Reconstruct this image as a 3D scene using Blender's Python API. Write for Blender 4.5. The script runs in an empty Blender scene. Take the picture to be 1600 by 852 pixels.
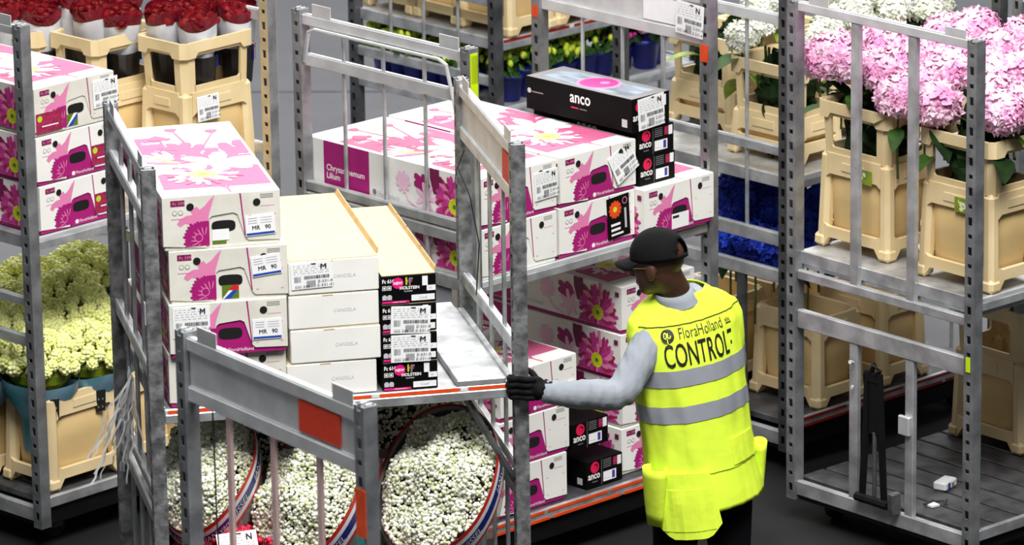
import bpy, math, random
import numpy as np
from mathutils import Vector, Matrix, noise

random.seed(7)
scene = bpy.context.scene
COL = scene.collection
pi = math.pi

# ------------------------------------------------------------------ camera
CAM_H, PITCH, ROLL, FPX = 6.5915, 0.28346, -0.01524, 7628.0
cam = bpy.data.cameras.new('camera')
cam.sensor_width = 36.0
cam.lens = FPX / 1600 * 36.0
cam.clip_end = 200
cam_o = bpy.data.objects.new('camera', cam)
COL.objects.link(cam_o)
_f = Vector((0, math.cos(PITCH), -math.sin(PITCH)))
_r0 = Vector((1, 0, 0))
_u0 = _r0.cross(_f)
_r = math.cos(ROLL) * _r0 + math.sin(ROLL) * _u0
_u = -math.sin(ROLL) * _r0 + math.cos(ROLL) * _u0
Mc = Matrix.Identity(4)
for i in range(3):
    Mc[i][0], Mc[i][1], Mc[i][2] = _r[i], _u[i], -_f[i]
Mc[2][3] = CAM_H
cam_o.matrix_world = Mc
cam.dof.use_dof = True
cam.dof.focus_distance = 18.3
cam.dof.aperture_fstop = 5.6
scene.camera = cam_o

# ------------------------------------------------------------------ world and hall lights
world = bpy.data.worlds.new('hall')
scene.world = world
world.use_nodes = True
bg = world.node_tree.nodes['Background']
bg.inputs[0].default_value = (0.93, 0.97, 1.0, 1)
bg.inputs[1].default_value = 0.07


def area(name, loc, target, sx, sy, power, col=(1, 1, 1)):
    l = bpy.data.lights.new(name, 'AREA')
    l.shape = 'RECTANGLE'
    l.size, l.size_y, l.energy, l.color = sx, sy, power, col
    o = bpy.data.objects.new(name, l)
    COL.objects.link(o)
    o.location = loc
    o.rotation_euler = (Vector(target) - Vector(loc)).to_track_quat('-Z', 'Y').to_euler()
    return o


area('unseen_hall_light', (-1.0, 17.5, 10.5), (-0.2, 18.0, 0), 10, 5, 380, (1, 0.99, 0.97))
area('unseen_hall_light', (0.0, 29.5, 10.5), (0.0, 20, 0), 14, 5, 1700, (1, 0.99, 0.97))
area('unseen_hall_light', (1.5, 11.3, 11.6), (0, 17.2, 0.8), 8, 4, 2100, (1, 0.99, 0.97))  # unseen lamp added on the camera side to light the fronts

vs = scene.view_settings
vs.view_transform = 'Standard'
vs.look = 'None'
vs.exposure = 0.33
vs.gamma = 1.0
vs.use_curve_mapping = False


# ------------------------------------------------------------------ materials
def lin(c):
    out = []
    for v in c[:3]:
        v = v / 255.0
        out.append(v / 12.92 if v <= 0.04045 else ((v + 0.055) / 1.055) ** 2.4)
    return out


MATS = {}


def mat(name, rgb, rough=0.6, metal=0.0, var=0.0, scale=8.0, bump=0.0, rgb2=None, trans=0.0, spec=0.5, detail=4.0, stretch=None, sss=0.0):
    m = bpy.data.materials.new(name)
    m.use_nodes = True
    nt = m.node_tree
    b = nt.nodes['Principled BSDF']
    b.inputs['Roughness'].default_value = rough
    b.inputs['Metallic'].default_value = metal
    b.inputs['Specular IOR Level'].default_value = spec
    c = lin(rgb)
    b.inputs['Base Color'].default_value = (*c, 1)
    if var > 0 or rgb2 or bump > 0:
        tc = nt.nodes.new('ShaderNodeTexCoord')
        nz = nt.nodes.new('ShaderNodeTexNoise')
        nz.inputs['Scale'].default_value = scale
        nz.inputs['Detail'].default_value = detail
        if stretch:
            mp = nt.nodes.new('ShaderNodeMapping')
            mp.inputs['Scale'].default_value = stretch
            nt.links.new(tc.outputs['Object'], mp.inputs['Vector'])
            nt.links.new(mp.outputs['Vector'], nz.inputs['Vector'])
        else:
            nt.links.new(tc.outputs['Object'], nz.inputs['Vector'])
        if var > 0 or rgb2:
            r = nt.nodes.new('ShaderNodeValToRGB')
            c2 = lin(rgb2) if rgb2 else [min(1, x * (1 + var)) for x in c]
            c1 = c if rgb2 else [x * (1 - var) for x in c]
            r.color_ramp.elements[0].position = 0.36
            r.color_ramp.elements[1].position = 0.64
            r.color_ramp.elements[0].color = (*c1, 1)
            r.color_ramp.elements[1].color = (*c2, 1)
            nt.links.new(nz.outputs['Fac'], r.inputs['Fac'])
            nt.links.new(r.outputs['Color'], b.inputs['Base Color'])
        if bump > 0:
            bp = nt.nodes.new('ShaderNodeBump')
            bp.inputs['Strength'].default_value = bump
            bp.inputs['Distance'].default_value = 0.01
            nt.links.new(nz.outputs['Fac'], bp.inputs['Height'])
            nt.links.new(bp.outputs['Normal'], b.inputs['Normal'])
    if trans > 0:
        t = nt.nodes.new('ShaderNodeBsdfTransparent')
        t.inputs[0].default_value = (*[0.4 + 0.6 * x for x in c], 1)
        mx = nt.nodes.new('ShaderNodeMixShader')
        mx.inputs[0].default_value = trans
        out = nt.nodes['Material Output']
        nt.links.new(b.outputs[0], mx.inputs[1])
        nt.links.new(t.outputs[0], mx.inputs[2])
        nt.links.new(mx.outputs[0], out.inputs['Surface'])
    MATS[name] = m
    return m


mat('steel', (192, 194, 197), 0.42, 0.65, 0.28, 9, 0.12, detail=7)
mat('steel_post', (142, 144, 147), 0.45, 0.6, 0.3, 11, 0.2, detail=8)
mat('steel_light', (222, 224, 226), 0.42, 0.5, 0.12, 7, 0.05, detail=6)
mat('steel_worn', (136, 137, 139), 0.5, 0.6, 0.45, 26, 0.5, detail=8)
mat('steel_dark', (92, 93, 96), 0.5, 0.6, 0.35, 12, 0.2, detail=7)
mat('bar_pink_reflection', (206, 176, 172), 0.5, 0.2, 0.12, 10)  # pink reflection on the frame strips painted into their colour
mat('post_beige', (196, 176, 138), 0.6, 0.1, 0.15, 10)
mat('black_steel', (9, 9, 10), 0.6, 0.0, 0.3, 12, 0.1, spec=0.25)
mat('rubber', (14, 14, 15), 0.8)
mat('orange_tape', (226, 74, 22), 0.5, 0, 0.12, 20)
mat('red_tape', (150, 24, 26), 0.55, 0, 0.2, 20)
mat('white_tape', (226, 226, 224), 0.5, 0, 0.06, 20)
mat('red_card', (214, 62, 34), 0.55, 0, 0.12, 40, stretch=(1, 1, 14))
mat('carton_white', (238, 237, 232), 0.62, 0, 0.03, 6, 0.05)
mat('carton_worn', (222, 219, 208), 0.7, 0, 0.07, 9, 0.12)
mat('kraft', (212, 190, 148), 0.75, 0, 0.04, 14)
mat('kraft_dark', (194, 164, 116), 0.8, 0, 0.1, 20)
mat('magenta', (166, 16, 112), 0.55, 0, 0.05, 8)
mat('magenta_dark', (118, 10, 72), 0.55)
mat('pink_print', (226, 130, 176), 0.6)
mat('pink_top', (200, 92, 134), 0.6, 0, 0.04, 8)
mat('pink_pale', (240, 196, 220), 0.6)
mat('petal_print', (196, 52, 140), 0.6, 0, 0.25, 60)
mat('petal_red', (158, 30, 76), 0.6, 0, 0.3, 60)
mat('yellow_green', (206, 214, 30), 0.6, 0, 0.15, 60)
mat('yellow_pale', (240, 236, 120), 0.6, 0, 0.08, 50)
mat('green_print', (90, 120, 20), 0.6)
mat('print_white', (244, 242, 240), 0.6)
mat('print_grey', (128, 126, 128), 0.6)
mat('print_light', (196, 196, 198), 0.6)
mat('ink', (18, 18, 20), 0.6)
mat('hole_black', (3, 3, 3), 0.9)
mat('paper', (242, 243, 244), 0.6, 0, 0.02, 30)
mat('blue_print', (22, 72, 170), 0.5)
mat('violet_print', (72, 48, 160), 0.5)
mat('carton_black', (7, 7, 8), 0.6, 0, 0.2, 10, spec=0.12)
mat('rose_print', (226, 22, 78), 0.5)
mat('hot_pink', (232, 18, 128), 0.5)
mat('lime_print', (190, 214, 40), 0.5)
mat('teal_print', (60, 150, 140), 0.5)
mat('film_window', (150, 160, 172), 0.22, 0.0, 0.35, 7, 0.3, detail=2, stretch=(3, 1, 1))
mat('bucket', (230, 208, 163), 0.5, 0, 0.07, 5, 0.03, rgb2=(217, 193, 146))
mat('bucket_tub', (214, 184, 128), 0.5, 0, 0.06, 4)

mat('leaf', (44, 76, 20), 0.6, 0, 0.35, 20, spec=0.2)
mat('leaf_dark', (20, 40, 12), 0.65, 0, 0.35, 20, spec=0.15)
mat('leaf_lime', (128, 150, 34), 0.5, 0, 0.3, 18)
mat('stem', (86, 110, 44), 0.6, 0, 0.2, 20)
mat('pink_petal', (250, 216, 234), 0.6, 0, 0, 14, rgb2=(232, 154, 200))
mat('white_petal', (240, 240, 234), 0.6, 0, 0.04, 10, rgb2=(222, 226, 206))
mat('blue_petal', (10, 30, 150), 0.6, 0, 0, 8, rgb2=(22, 70, 210))
mat('rose_red', (104, 4, 16), 0.6, 0, 0, 22, rgb2=(160, 12, 22))
mat('carnation_red', (170, 10, 34), 0.6, 0, 0, 30, rgb2=(210, 30, 84))
mat('gyps_white', (228, 229, 216), 0.7, 0, 0.05, 30)
mat('gyps_cream', (192, 196, 156), 0.7, 0, 0.08, 30)
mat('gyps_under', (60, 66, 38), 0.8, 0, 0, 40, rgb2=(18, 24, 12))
mat('viburnum', (230, 234, 140), 0.65, 0, 0, 30, rgb2=(242, 244, 184))
mat('sleeve_clear', (224, 226, 224), 0.25, 0, 0, trans=0.72)
mat('sleeve_white', (206, 208, 214), 0.35, 0, 0.12, 9, 0.2)
mat('sleeve_dark', (24, 20, 20), 0.4, 0, 0.3, 12)
mat('sleeve_red_rim', (104, 10, 30), 0.35, 0, 0.2, 20)
mat('sleeve_blue', (110, 140, 160), 0.35, 0, 0, 6, rgb2=(36, 120, 128), bump=0.2)
mat('band_blue', (18, 30, 120), 0.4)
mat('band_red', (206, 40, 36), 0.4)
mat('band_white', (232, 230, 232), 0.4)
mat('pot_blue', (16, 26, 120), 0.5)
mat('yellow_flower', (196, 208, 52), 0.6, 0, 0, 30, rgb2=(130, 160, 30))
mat('magenta_flower', (216, 54, 158), 0.6, 0, 0, 30, rgb2=(190, 30, 130))
mat('vest', (218, 244, 66), 0.8, 0, 0.03, 11, 0.35, detail=3, spec=0.2)
mat('vest_seam', (60, 66, 16), 0.8)
mat('reflective', (158, 162, 170), 0.45, 0.25, 0.06, 8, 0.1)
mat('shirt', (142, 147, 155), 0.9, 0, 0.06, 14, 0.3, spec=0.2)
mat('trouser', (5, 5, 9), 0.9, 0, 0.2, 10, spec=0.15)
mat('skin', (70, 42, 31), 0.48, 0, 0.14, 12, 0.05)
mat('cap', (10, 10, 12), 0.9, 0, 0.25, 30, 0.15, spec=0.2)
mat('glove', (7, 7, 8), 0.8, 0, 0.25, 40, 0.3, spec=0.2)
mat('gold', (190, 160, 90), 0.3, 0.9)
mat('film_plastic', (232, 232, 232), 0.3, 0, 0.05, 10, trans=0.3)
mat('lime_tape', (204, 230, 20), 0.5)
mat('wire', (40, 40, 40), 0.5, 0.5)

# concrete: one floor, grey behind the trolley rows, shade painted near-black in front
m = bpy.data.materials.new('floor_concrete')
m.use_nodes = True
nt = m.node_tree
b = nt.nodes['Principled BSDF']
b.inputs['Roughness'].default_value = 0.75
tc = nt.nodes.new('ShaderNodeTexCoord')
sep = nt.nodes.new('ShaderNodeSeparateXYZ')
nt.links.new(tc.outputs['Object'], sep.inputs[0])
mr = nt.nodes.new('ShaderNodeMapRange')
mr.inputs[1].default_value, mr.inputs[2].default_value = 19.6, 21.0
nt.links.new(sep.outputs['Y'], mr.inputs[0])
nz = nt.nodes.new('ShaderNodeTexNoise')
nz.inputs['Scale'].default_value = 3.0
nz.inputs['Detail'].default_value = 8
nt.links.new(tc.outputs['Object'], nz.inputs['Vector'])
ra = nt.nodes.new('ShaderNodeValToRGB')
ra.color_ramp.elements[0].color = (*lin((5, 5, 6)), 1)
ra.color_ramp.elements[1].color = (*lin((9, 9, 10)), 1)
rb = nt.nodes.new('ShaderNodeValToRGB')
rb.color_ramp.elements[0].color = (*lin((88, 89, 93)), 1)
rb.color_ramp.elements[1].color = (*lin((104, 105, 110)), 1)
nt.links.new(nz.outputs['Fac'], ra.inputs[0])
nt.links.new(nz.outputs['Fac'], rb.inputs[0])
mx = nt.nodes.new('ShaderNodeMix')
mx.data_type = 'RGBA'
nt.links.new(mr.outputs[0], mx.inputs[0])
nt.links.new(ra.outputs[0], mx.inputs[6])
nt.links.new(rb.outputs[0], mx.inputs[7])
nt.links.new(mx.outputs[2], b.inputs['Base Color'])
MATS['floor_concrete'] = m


# ------------------------------------------------------------------ mesh building
def orient(v):
    return Vector(v)


class MB:
    def __init__(s):
        s.v, s.f, s.m, s.mats = [], [], [], []

    def mi(s, name):
        if name not in s.mats:
            s.mats.append(name)
        return s.mats.index(name)

    def add(s, vs, fs, m='steel', M=None):
        k = len(s.v)
        if M is not None:
            vs = [tuple(M @ Vector(p)) for p in vs]
        s.v.extend([tuple(p) for p in vs])
        mi = s.mi(m)
        for f in fs:
            s.f.append([i + k for i in f])
            s.m.append(mi)
        return s

    def box(s, x0, x1, y0, y1, z0, z1, m='steel', M=None):
        v = [(x, y, z) for z in (z0, z1) for y in (y0, y1) for x in (x0, x1)]
        f = [(0, 2, 3, 1), (4, 5, 7, 6), (0, 1, 5, 4), (2, 6, 7, 3), (0, 4, 6, 2), (1, 3, 7, 5)]
        return s.add(v, f, m, M)

    def cbox(s, x0, x1, y0, y1, z0, z1, m='steel', c=0.003, M=None):
        X, Y, Z = (x0, x1), (y0, y1), (z0, z1)
        v, idx = [], {}
        for i in (0, 1):
            for j in (0, 1):
                for k in (0, 1):
                    sx, sy, sz = (1 - 2 * i) * c, (1 - 2 * j) * c, (1 - 2 * k) * c
                    idx[i, j, k, 0] = len(v); v.append((X[i], Y[j] + sy, Z[k] + sz))
                    idx[i, j, k, 1] = len(v); v.append((X[i] + sx, Y[j], Z[k] + sz))
                    idx[i, j, k, 2] = len(v); v.append((X[i] + sx, Y[j] + sy, Z[k]))
        f = []
        for i in (0, 1):
            q = [idx[i, 0, 0, 0], idx[i, 1, 0, 0], idx[i, 1, 1, 0], idx[i, 0, 1, 0]]
            f.append(q if i else q[::-1])
            q = [idx[0, i, 0, 1], idx[0, i, 1, 1], idx[1, i, 1, 1], idx[1, i, 0, 1]]
            f.append(q if i else q[::-1])
            q = [idx[0, 0, i, 2], idx[1, 0, i, 2], idx[1, 1, i, 2], idx[0, 1, i, 2]]
            f.append(q if i else q[::-1])
        for i in (0, 1):
            for j in (0, 1):
                q = [idx[i, j, 0, 0], idx[i, j, 1, 0], idx[i, j, 1, 1], idx[i, j, 0, 1]]
                f.append(q if (i + j) % 2 else q[::-1])
                q = [idx[i, 0, j, 0], idx[i, 1, j, 0], idx[i, 1, j, 2], idx[i, 0, j, 2]]
                f.append(q if (i + j) % 2 == 0 else q[::-1])
                q = [idx[0, i, j, 1], idx[1, i, j, 1], idx[1, i, j, 2], idx[0, i, j, 2]]
                f.append(q if (i + j) % 2 else q[::-1])
        for i in (0, 1):
            for j in (0, 1):
                for k in (0, 1):
                    q = [idx[i, j, k, 0], idx[i, j, k, 1], idx[i, j, k, 2]]
                    f.append(q if (i + j + k) % 2 else q[::-1])
        return s.add(v, f, m, M)

    def prism(s, poly, o, U, V, N, t, m='steel'):
        """polygon in the (U,V) plane, extruded by t along N"""
        o, U, V, N = Vector(o), Vector(U), Vector(V), Vector(N)
        n = len(poly)
        a = [o + U * p[0] + V * p[1] for p in poly]
        bb = [p + N * t for p in a]
        f = [list(range(n))[::-1], list(range(n, 2 * n))]
        f += [(i, (i + 1) % n, n + (i + 1) % n, n + i) for i in range(n)]
        return s.add(a + bb, f, m)

    def flat(s, poly, o, U, V, N, lift, m):
        o, U, V, N = Vector(o), Vector(U), Vector(V), Vector(N)
        return s.add([o + U * p[0] + V * p[1] + N * lift for p in poly], [list(range(len(poly)))], m)

    def tube(s, pts, r, n=8, m='steel', caps=True):
        pts = [Vector(p) for p in pts]
        rs = r if isinstance(r, (list, tuple)) else [r] * len(pts)
        vs, fs = [], []
        ref = None
        for i, p in enumerate(pts):
            d = (pts[min(i + 1, len(pts) - 1)] - pts[max(i - 1, 0)]).normalized()
            if ref is None:
                ref = Vector((0, 0, 1)) if abs(d.z) < 0.9 else Vector((1, 0, 0))
            a = d.cross(ref).normalized()
            c = a.cross(d).normalized()
            ref = c
            for k in range(n):
                t = 2 * pi * k / n
                vs.append(p + (a * math.cos(t) + c * math.sin(t)) * rs[i])
        for i in range(len(pts) - 1):
            for k in range(n):
                fs.append((i * n + k, i * n + (k + 1) % n, (i + 1) * n + (k + 1) % n, (i + 1) * n + k))
        if caps:
            fs.append(list(range(n))[::-1])
            fs.append([(len(pts) - 1) * n + k for k in range(n)])
        return s.add(vs, fs, m)

    def loft(s, rings, m='steel', caps=True, closed=True):
        n = len(rings[0])
        vs = [p for r in rings for p in r]
        fs = []
        for i in range(len(rings) - 1):
            for k in range(n if closed else n - 1):
                fs.append((i * n + k, i * n + (k + 1) % n, (i + 1) * n + (k + 1) % n, (i + 1) * n + k))
        if caps:
            fs.append(list(range(n))[::-1])
            fs.append([(len(rings) - 1) * n + k for k in range(n)])
        return s.add(vs, fs, m)

    def ellipsoid(s, c, R, nu=16, nv=10, m='skin', M=None):
        vs, fs = [], []
        for j in range(1, nv):
            t = pi * j / nv
            for i in range(nu):
                p = 2 * pi * i / nu
                vs.append((c[0] + R[0] * math.sin(t) * math.cos(p), c[1] + R[1] * math.sin(t) * math.sin(p), c[2] + R[2] * math.cos(t)))
        top = len(vs); vs.append((c[0], c[1], c[2] + R[2]))
        bot = len(vs); vs.append((c[0], c[1], c[2] - R[2]))
        for j in range(nv - 2):
            for i in range(nu):
                fs.append((j * nu + i, (j + 1) * nu + i, (j + 1) * nu + (i + 1) % nu, j * nu + (i + 1) % nu))
        for i in range(nu):
            fs.append((top, i, (i + 1) % nu))
            fs.append((bot, (nv - 2) * nu + (i + 1) % nu, (nv - 2) * nu + i))
        return s.add(vs, fs, m, M)

    def mesh(s, name, smooth=False):
        me = bpy.data.meshes.new(name)
        me.from_pydata(s.v, [], s.f)
        for k in s.mats:
            me.materials.append(MATS[k])
        me.polygons.foreach_set('material_index', s.m)
        if smooth:
            me.polygons.foreach_set('use_smooth', [True] * len(me.polygons))
        me.update()
        return me


def link(name, me, parent=None, loc=None, rotz=None):
    if isinstance(me, MB):
        me = me.mesh(name)
    o = bpy.data.objects.new(name, me)
    COL.objects.link(o)
    if parent is not None:
        o.parent = parent
    if loc is not None:
        o.location = loc
    if rotz is not None:
        o.rotation_euler = (0, 0, rotz)
    return o


def tag(o, label, cat, group=None):
    o['label'] = label
    o['category'] = cat
    if group:
        o['group'] = group
    return o


def thing(name, label, cat, loc=(0, 0, 0), rotz=0.0, group=None):
    o = bpy.data.objects.new(name, None)
    o.empty_display_size = 0.05
    COL.objects.link(o)
    o.location = loc
    o.rotation_euler = (0, 0, rotz)
    return tag(o, label, cat, group)


_txt = {}


def text_geo(body, size=1.0):
    if body not in _txt:
        cu = bpy.data.curves.new('t', 'FONT')
        cu.body = body
        cu.resolution_u = 3
        ob = bpy.data.objects.new('t', cu)
        COL.objects.link(ob)
        dg = bpy.context.evaluated_depsgraph_get()
        me = bpy.data.meshes.new_from_object(ob.evaluated_get(dg))
        vs = [(v.co.x, v.co.y) for v in me.vertices]
        fs = [list(p.vertices) for p in me.polygons]
        bpy.data.objects.remove(ob)
        bpy.data.curves.remove(cu)
        bpy.data.meshes.remove(me)
        _txt[body] = (vs, fs)
    vs, fs = _txt[body]
    return [(x * size, y * size) for x, y in vs], fs


def put_text(mb, body, size, o, U, V, N, lift, m, sx=1.0, center=False, bold=0.0):
    vs, fs = text_geo(body, size)
    if not vs:
        return
    w = max(p[0] for p in vs)
    off = -w * sx / 2 if center else 0
    o, U, V, N = Vector(o), Vector(U), Vector(V), Vector(N)
    shifts = [(0, 0)] if not bold else [(-bold, 0), (bold, 0), (0, bold), (0, -bold)]
    for i, (bx, by) in enumerate(shifts):
        mb.add([o + U * (p[0] * sx + off + bx) + V * (p[1] + by) + N * (lift + i * 0.00008) for p in vs], fs, m)


def clip(poly, u0, u1, v0, v1):
    def cut(ps, ax, lim, keep_less):
        out = []
        for i in range(len(ps)):
            a, bq = ps[i], ps[(i + 1) % len(ps)]
            ia = (a[ax] <= lim) if keep_less else (a[ax] >= lim)
            ib = (bq[ax] <= lim) if keep_less else (bq[ax] >= lim)
            if ia:
                out.append(a)
            if ia != ib:
                t = (lim - a[ax]) / (bq[ax] - a[ax])
                out.append((a[0] + t * (bq[0] - a[0]), a[1] + t * (bq[1] - a[1])))
        return out
    for ax, lim, kl in ((0, u0, False), (0, u1, True), (1, v0, False), (1, v1, True)):
        poly = cut(poly, ax, lim, kl)
        if len(poly) < 3:
            return []
    return poly


class Print:
    """flat print on a face: layers of clipped polygons, each a hair above the last"""

    def __init__(s, mb, o, U, V, N, rect):
        s.mb, s.o, s.U, s.V, s.N, s.rect, s.l = mb, o, U, V, N, rect, 0.0006

    def poly(s, pts, m, step=True):
        p = clip(pts, *s.rect)
        if len(p) >= 3:
            s.mb.flat(p, s.o, s.U, s.V, s.N, s.l, m)
        if step:
            s.l += 0.000018

    def rect_(s, u0, v0, u1, v1, m):
        s.poly([(u0, v0), (u1, v0), (u1, v1), (u0, v1)], m)

    def disc(s, u, v, r, m, n=16, sq=1.0):
        s.poly([(u + r * math.cos(2 * pi * i / n), v + sq * r * math.sin(2 * pi * i / n)) for i in range(n)], m)

    def petal(s, u, v, a, r0, r1, w, m):
        c, d = math.cos(a), math.sin(a)
        pr = [(r0, -w * 0.25), (r0 + (r1 - r0) * 0.55, -w * 0.5), (r1 * 0.94, -w * 0.32), (r1, 0), (r1 * 0.94, w * 0.32), (r0 + (r1 - r0) * 0.55, w * 0.5), (r0, w * 0.25)]
        s.poly([(u + c * x - d * y, v + d * x + c * y) for x, y in pr], m)

    def text(s, body, size, u, v, m, sx=1.0, center=False, bold=0.0):
        o = Vector(s.o) + Vector(s.U) * u + Vector(s.V) * v
        put_text(s.mb, body, size, o, s.U, s.V, s.N, s.l, m, sx, center, bold)
        s.l += 0.00035

    def mum(s, u, v, R, mats, n=22, cm='yellow_green', seed=1, cr=0.27):
        rnd = random.Random(seed)
        for ring, (k, rr) in enumerate(((n, 1.0), (n, 0.8), (n - 4, 0.58))):
            for i in range(k):
                a = 2 * pi * (i + 0.5 * ring) / k + rnd.uniform(-0.06, 0.06)
                s.petal(u, v, a, R * 0.1, R * rr * rnd.uniform(0.86, 1.06), R * 0.2 * rnd.uniform(0.8, 1.1), mats[(i + ring) % len(mats)])
        s.disc(u, v, R * cr, cm, 14)
        s.disc(u, v, R * cr * 0.3, 'green_print' if cm == 'yellow_green' else 'yellow_green', 10)


# ------------------------------------------------------------------ trolley poses (near-left post, heading)
POSE = {'A': (-1.915, 18.70, .797), 'B': (-.151, 18.205, .759), 'C': (-1.268, 16.486, .2077), 'D': (1.794, 18.2, .7245),
        'F': (1.146, 19.54, .75), 'E': (-1.504, 12.963, .632), 'H': (-.06, 22.0, .75)}
TL, TW, TH = 1.32, .98, 2.189


def wp(t, a, b_, z):
    x, y, p = POSE[t]
    c, s = math.cos(p), math.sin(p)
    return Vector((x + c * a - s * b_, y + s * a + c * b_, z))


# ------------------------------------------------------------------ floor
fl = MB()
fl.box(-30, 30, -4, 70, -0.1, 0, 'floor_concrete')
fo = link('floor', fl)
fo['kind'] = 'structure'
fj = MB()
for y in (23.3, 26.2, 29.6):
    fj.add([(-30, y + 1.5, 0.001), (30, y - 1.5, 0.001), (30, y - 1.47, 0.001), (-30, y + 1.53, 0.001)], [(0, 1, 2, 3)], 'steel_dark')
link('joint', fj, fo)


# ------------------------------------------------------------------ trolleys
def post_mesh(worn='steel', perf=None):
    perf = perf or worn
    mb = MB()
    h0, h1, w, t = .10, TH, .025, .004
    for s in (-1, 1):                                   # plain sides
        mb.cbox(-w, w, s * w - (t if s > 0 else 0), s * w + (0 if s > 0 else t), h0, h1, worn, .001)
    for s in (-1, 1):                                   # perforated sides
        x0, x1 = (s * w - t, s * w) if s > 0 else (s * w, s * w + t)
        x0 -= .0005; x1 += .0005
        for q in (-1, 1):
            a0, a1 = sorted((q * .0245, q * .0105))
            mb.box(x0, x1, a0, a1, h0, h1, perf)
        z = h0
        k = 0
        while z < h1 - .04:
            hole = .034 if k % 2 == 0 else .018
            zz = z + .034
            mb.box(x0, x1, -.0105, .0105, z, min(zz, h1), perf)
            z = zz + hole
            k += 1
        mb.box(x0, x1, -.0105, .0105, z, h1, perf) if z < h1 else None
    # rolled crown
    mb.box(-.012, .012, -.02, -.014, h1 - .01, h1 + .006, 'steel_light')
    mb.box(-.012, .012, .006, .012, h1 - .01, h1 + .006, 'steel_light')
    return mb.mesh('post')


POST = {k: post_mesh(k) for k in ('steel', 'steel_worn', 'steel_dark')}
POST['steel'] = post_mesh('steel_post')
POST['beige'] = post_mesh('steel_post', 'post_beige')
RAILS1 = [(2.13, 2.172), (1.965, 2.012), (1.395, 1.44), (.95, .985), (.85, .895), (.12, .18)]
BARS1 = (.727, .494, .256)
RAILM = {}


def rail_obj(root, a, z0, z1, m, depth=.032):
    k = (round(z1 - z0, 3), m, depth)
    if k not in RAILM:
        mb = MB()
        mb.cbox(-depth / 2, depth / 2, .025, TW - .025, 0, z1 - z0, m, .003)
        mb.box(-depth / 2 + .004, -depth / 2 + .008, .03, TW - .03, z1 - z0, z1 - z0 + .004, 'steel_light')
        RAILM[k] = mb.mesh('rail')
    return link('rail', RAILM[k], root, (a, 0, z0))


BARM = {}


def bar_obj(root, a, b_, z0, z1, kind, m):
    k = (round(z1 - z0, 3), kind, m)
    if k not in BARM:
        mb = MB()
        if kind == 'round':
            mb.tube([(0, 0, 0), (0, 0, z1 - z0)], .0085, 8, m)
        elif kind == 'flat':
            mb.cbox(-.012, .012, -.023, .023, 0, z1 - z0, m, .003)
        else:
            mb.cbox(-.006, .006, -.013, .013, 0, z1 - z0, m, .002)
        BARM[k] = mb.mesh('bar')
    return link('bar', BARM[k], root, (a, b_, z0))


def end_frame(root, a, rails=RAILS1, bars=BARS1, panel=False, tabs=True, m='steel', barspans=((1.44, 2.13), (.985, 1.395), (.18, .85)), barkind='round', barm='steel'):
    for z0, z1 in rails:
        rail_obj(root, a, z0, z1, 'steel_light' if z0 > 1.9 and m == 'steel' else m)
    for z0, z1 in barspans:
        if panel and z1 > 2.0:
            z1 = 1.965
        for q in bars:
            bar_obj(root, a, q, z0, z1, barkind, barm)
    if panel:
        pm = MB()
        pm.cbox(a - .006, a + .006, .028, TW - .028, 2.012, 2.135, 'steel_light' if m == 'steel' else m, .001)
        link('panel', pm, root)
    if tabs:
        for q in (.10, .84):
            tb = MB()
            tb.cbox(a - .014, a - .010, q - .055, q + .055, 2.172, 2.222, 'steel_light', .001)
            link('tab', tb, root)


def shelf(root, z, strip=None, m='steel', ridge=False):
    mb = MB()
    mb.cbox(.035, TL - .035, .0, TW, z - .014, z, m, .003)
    sh = link('shelf', mb, root)
    e = MB()
    e.cbox(.028, TL - .028, -.018, .004, z - .05, z - .016, 'steel', .003)
    e.cbox(.028, TL - .028, -.012, .006, z - .016, z + .001, 'steel_light', .002)
    e.cbox(.01, .036, .02, TW - .02, z - .05, z + .004, 'steel', .003)
    e.cbox(TL - .036, TL - .01, .02, TW - .02, z - .05, z + .004, 'steel', .003)
    link('shelf_edge', e, sh)
    if strip:
        rnd = random.Random(int(z * 100))
        x = .04
        sm = MB()
        while x < TL - .08:
            l = rnd.uniform(.1, .34)
            x2 = min(x + l, TL - .05)
            sm.box(x, x2, -.0135, -.012, z - .0145, z - .001, strip)
            sm.box(x2 + .004, min(x2 + .028, TL - .04), -.0132, -.012, z - .0135, z - .002, 'white_tape')
            x = x2 + .032
        link('edge_strip', sm, sh)
    return sh


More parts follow.
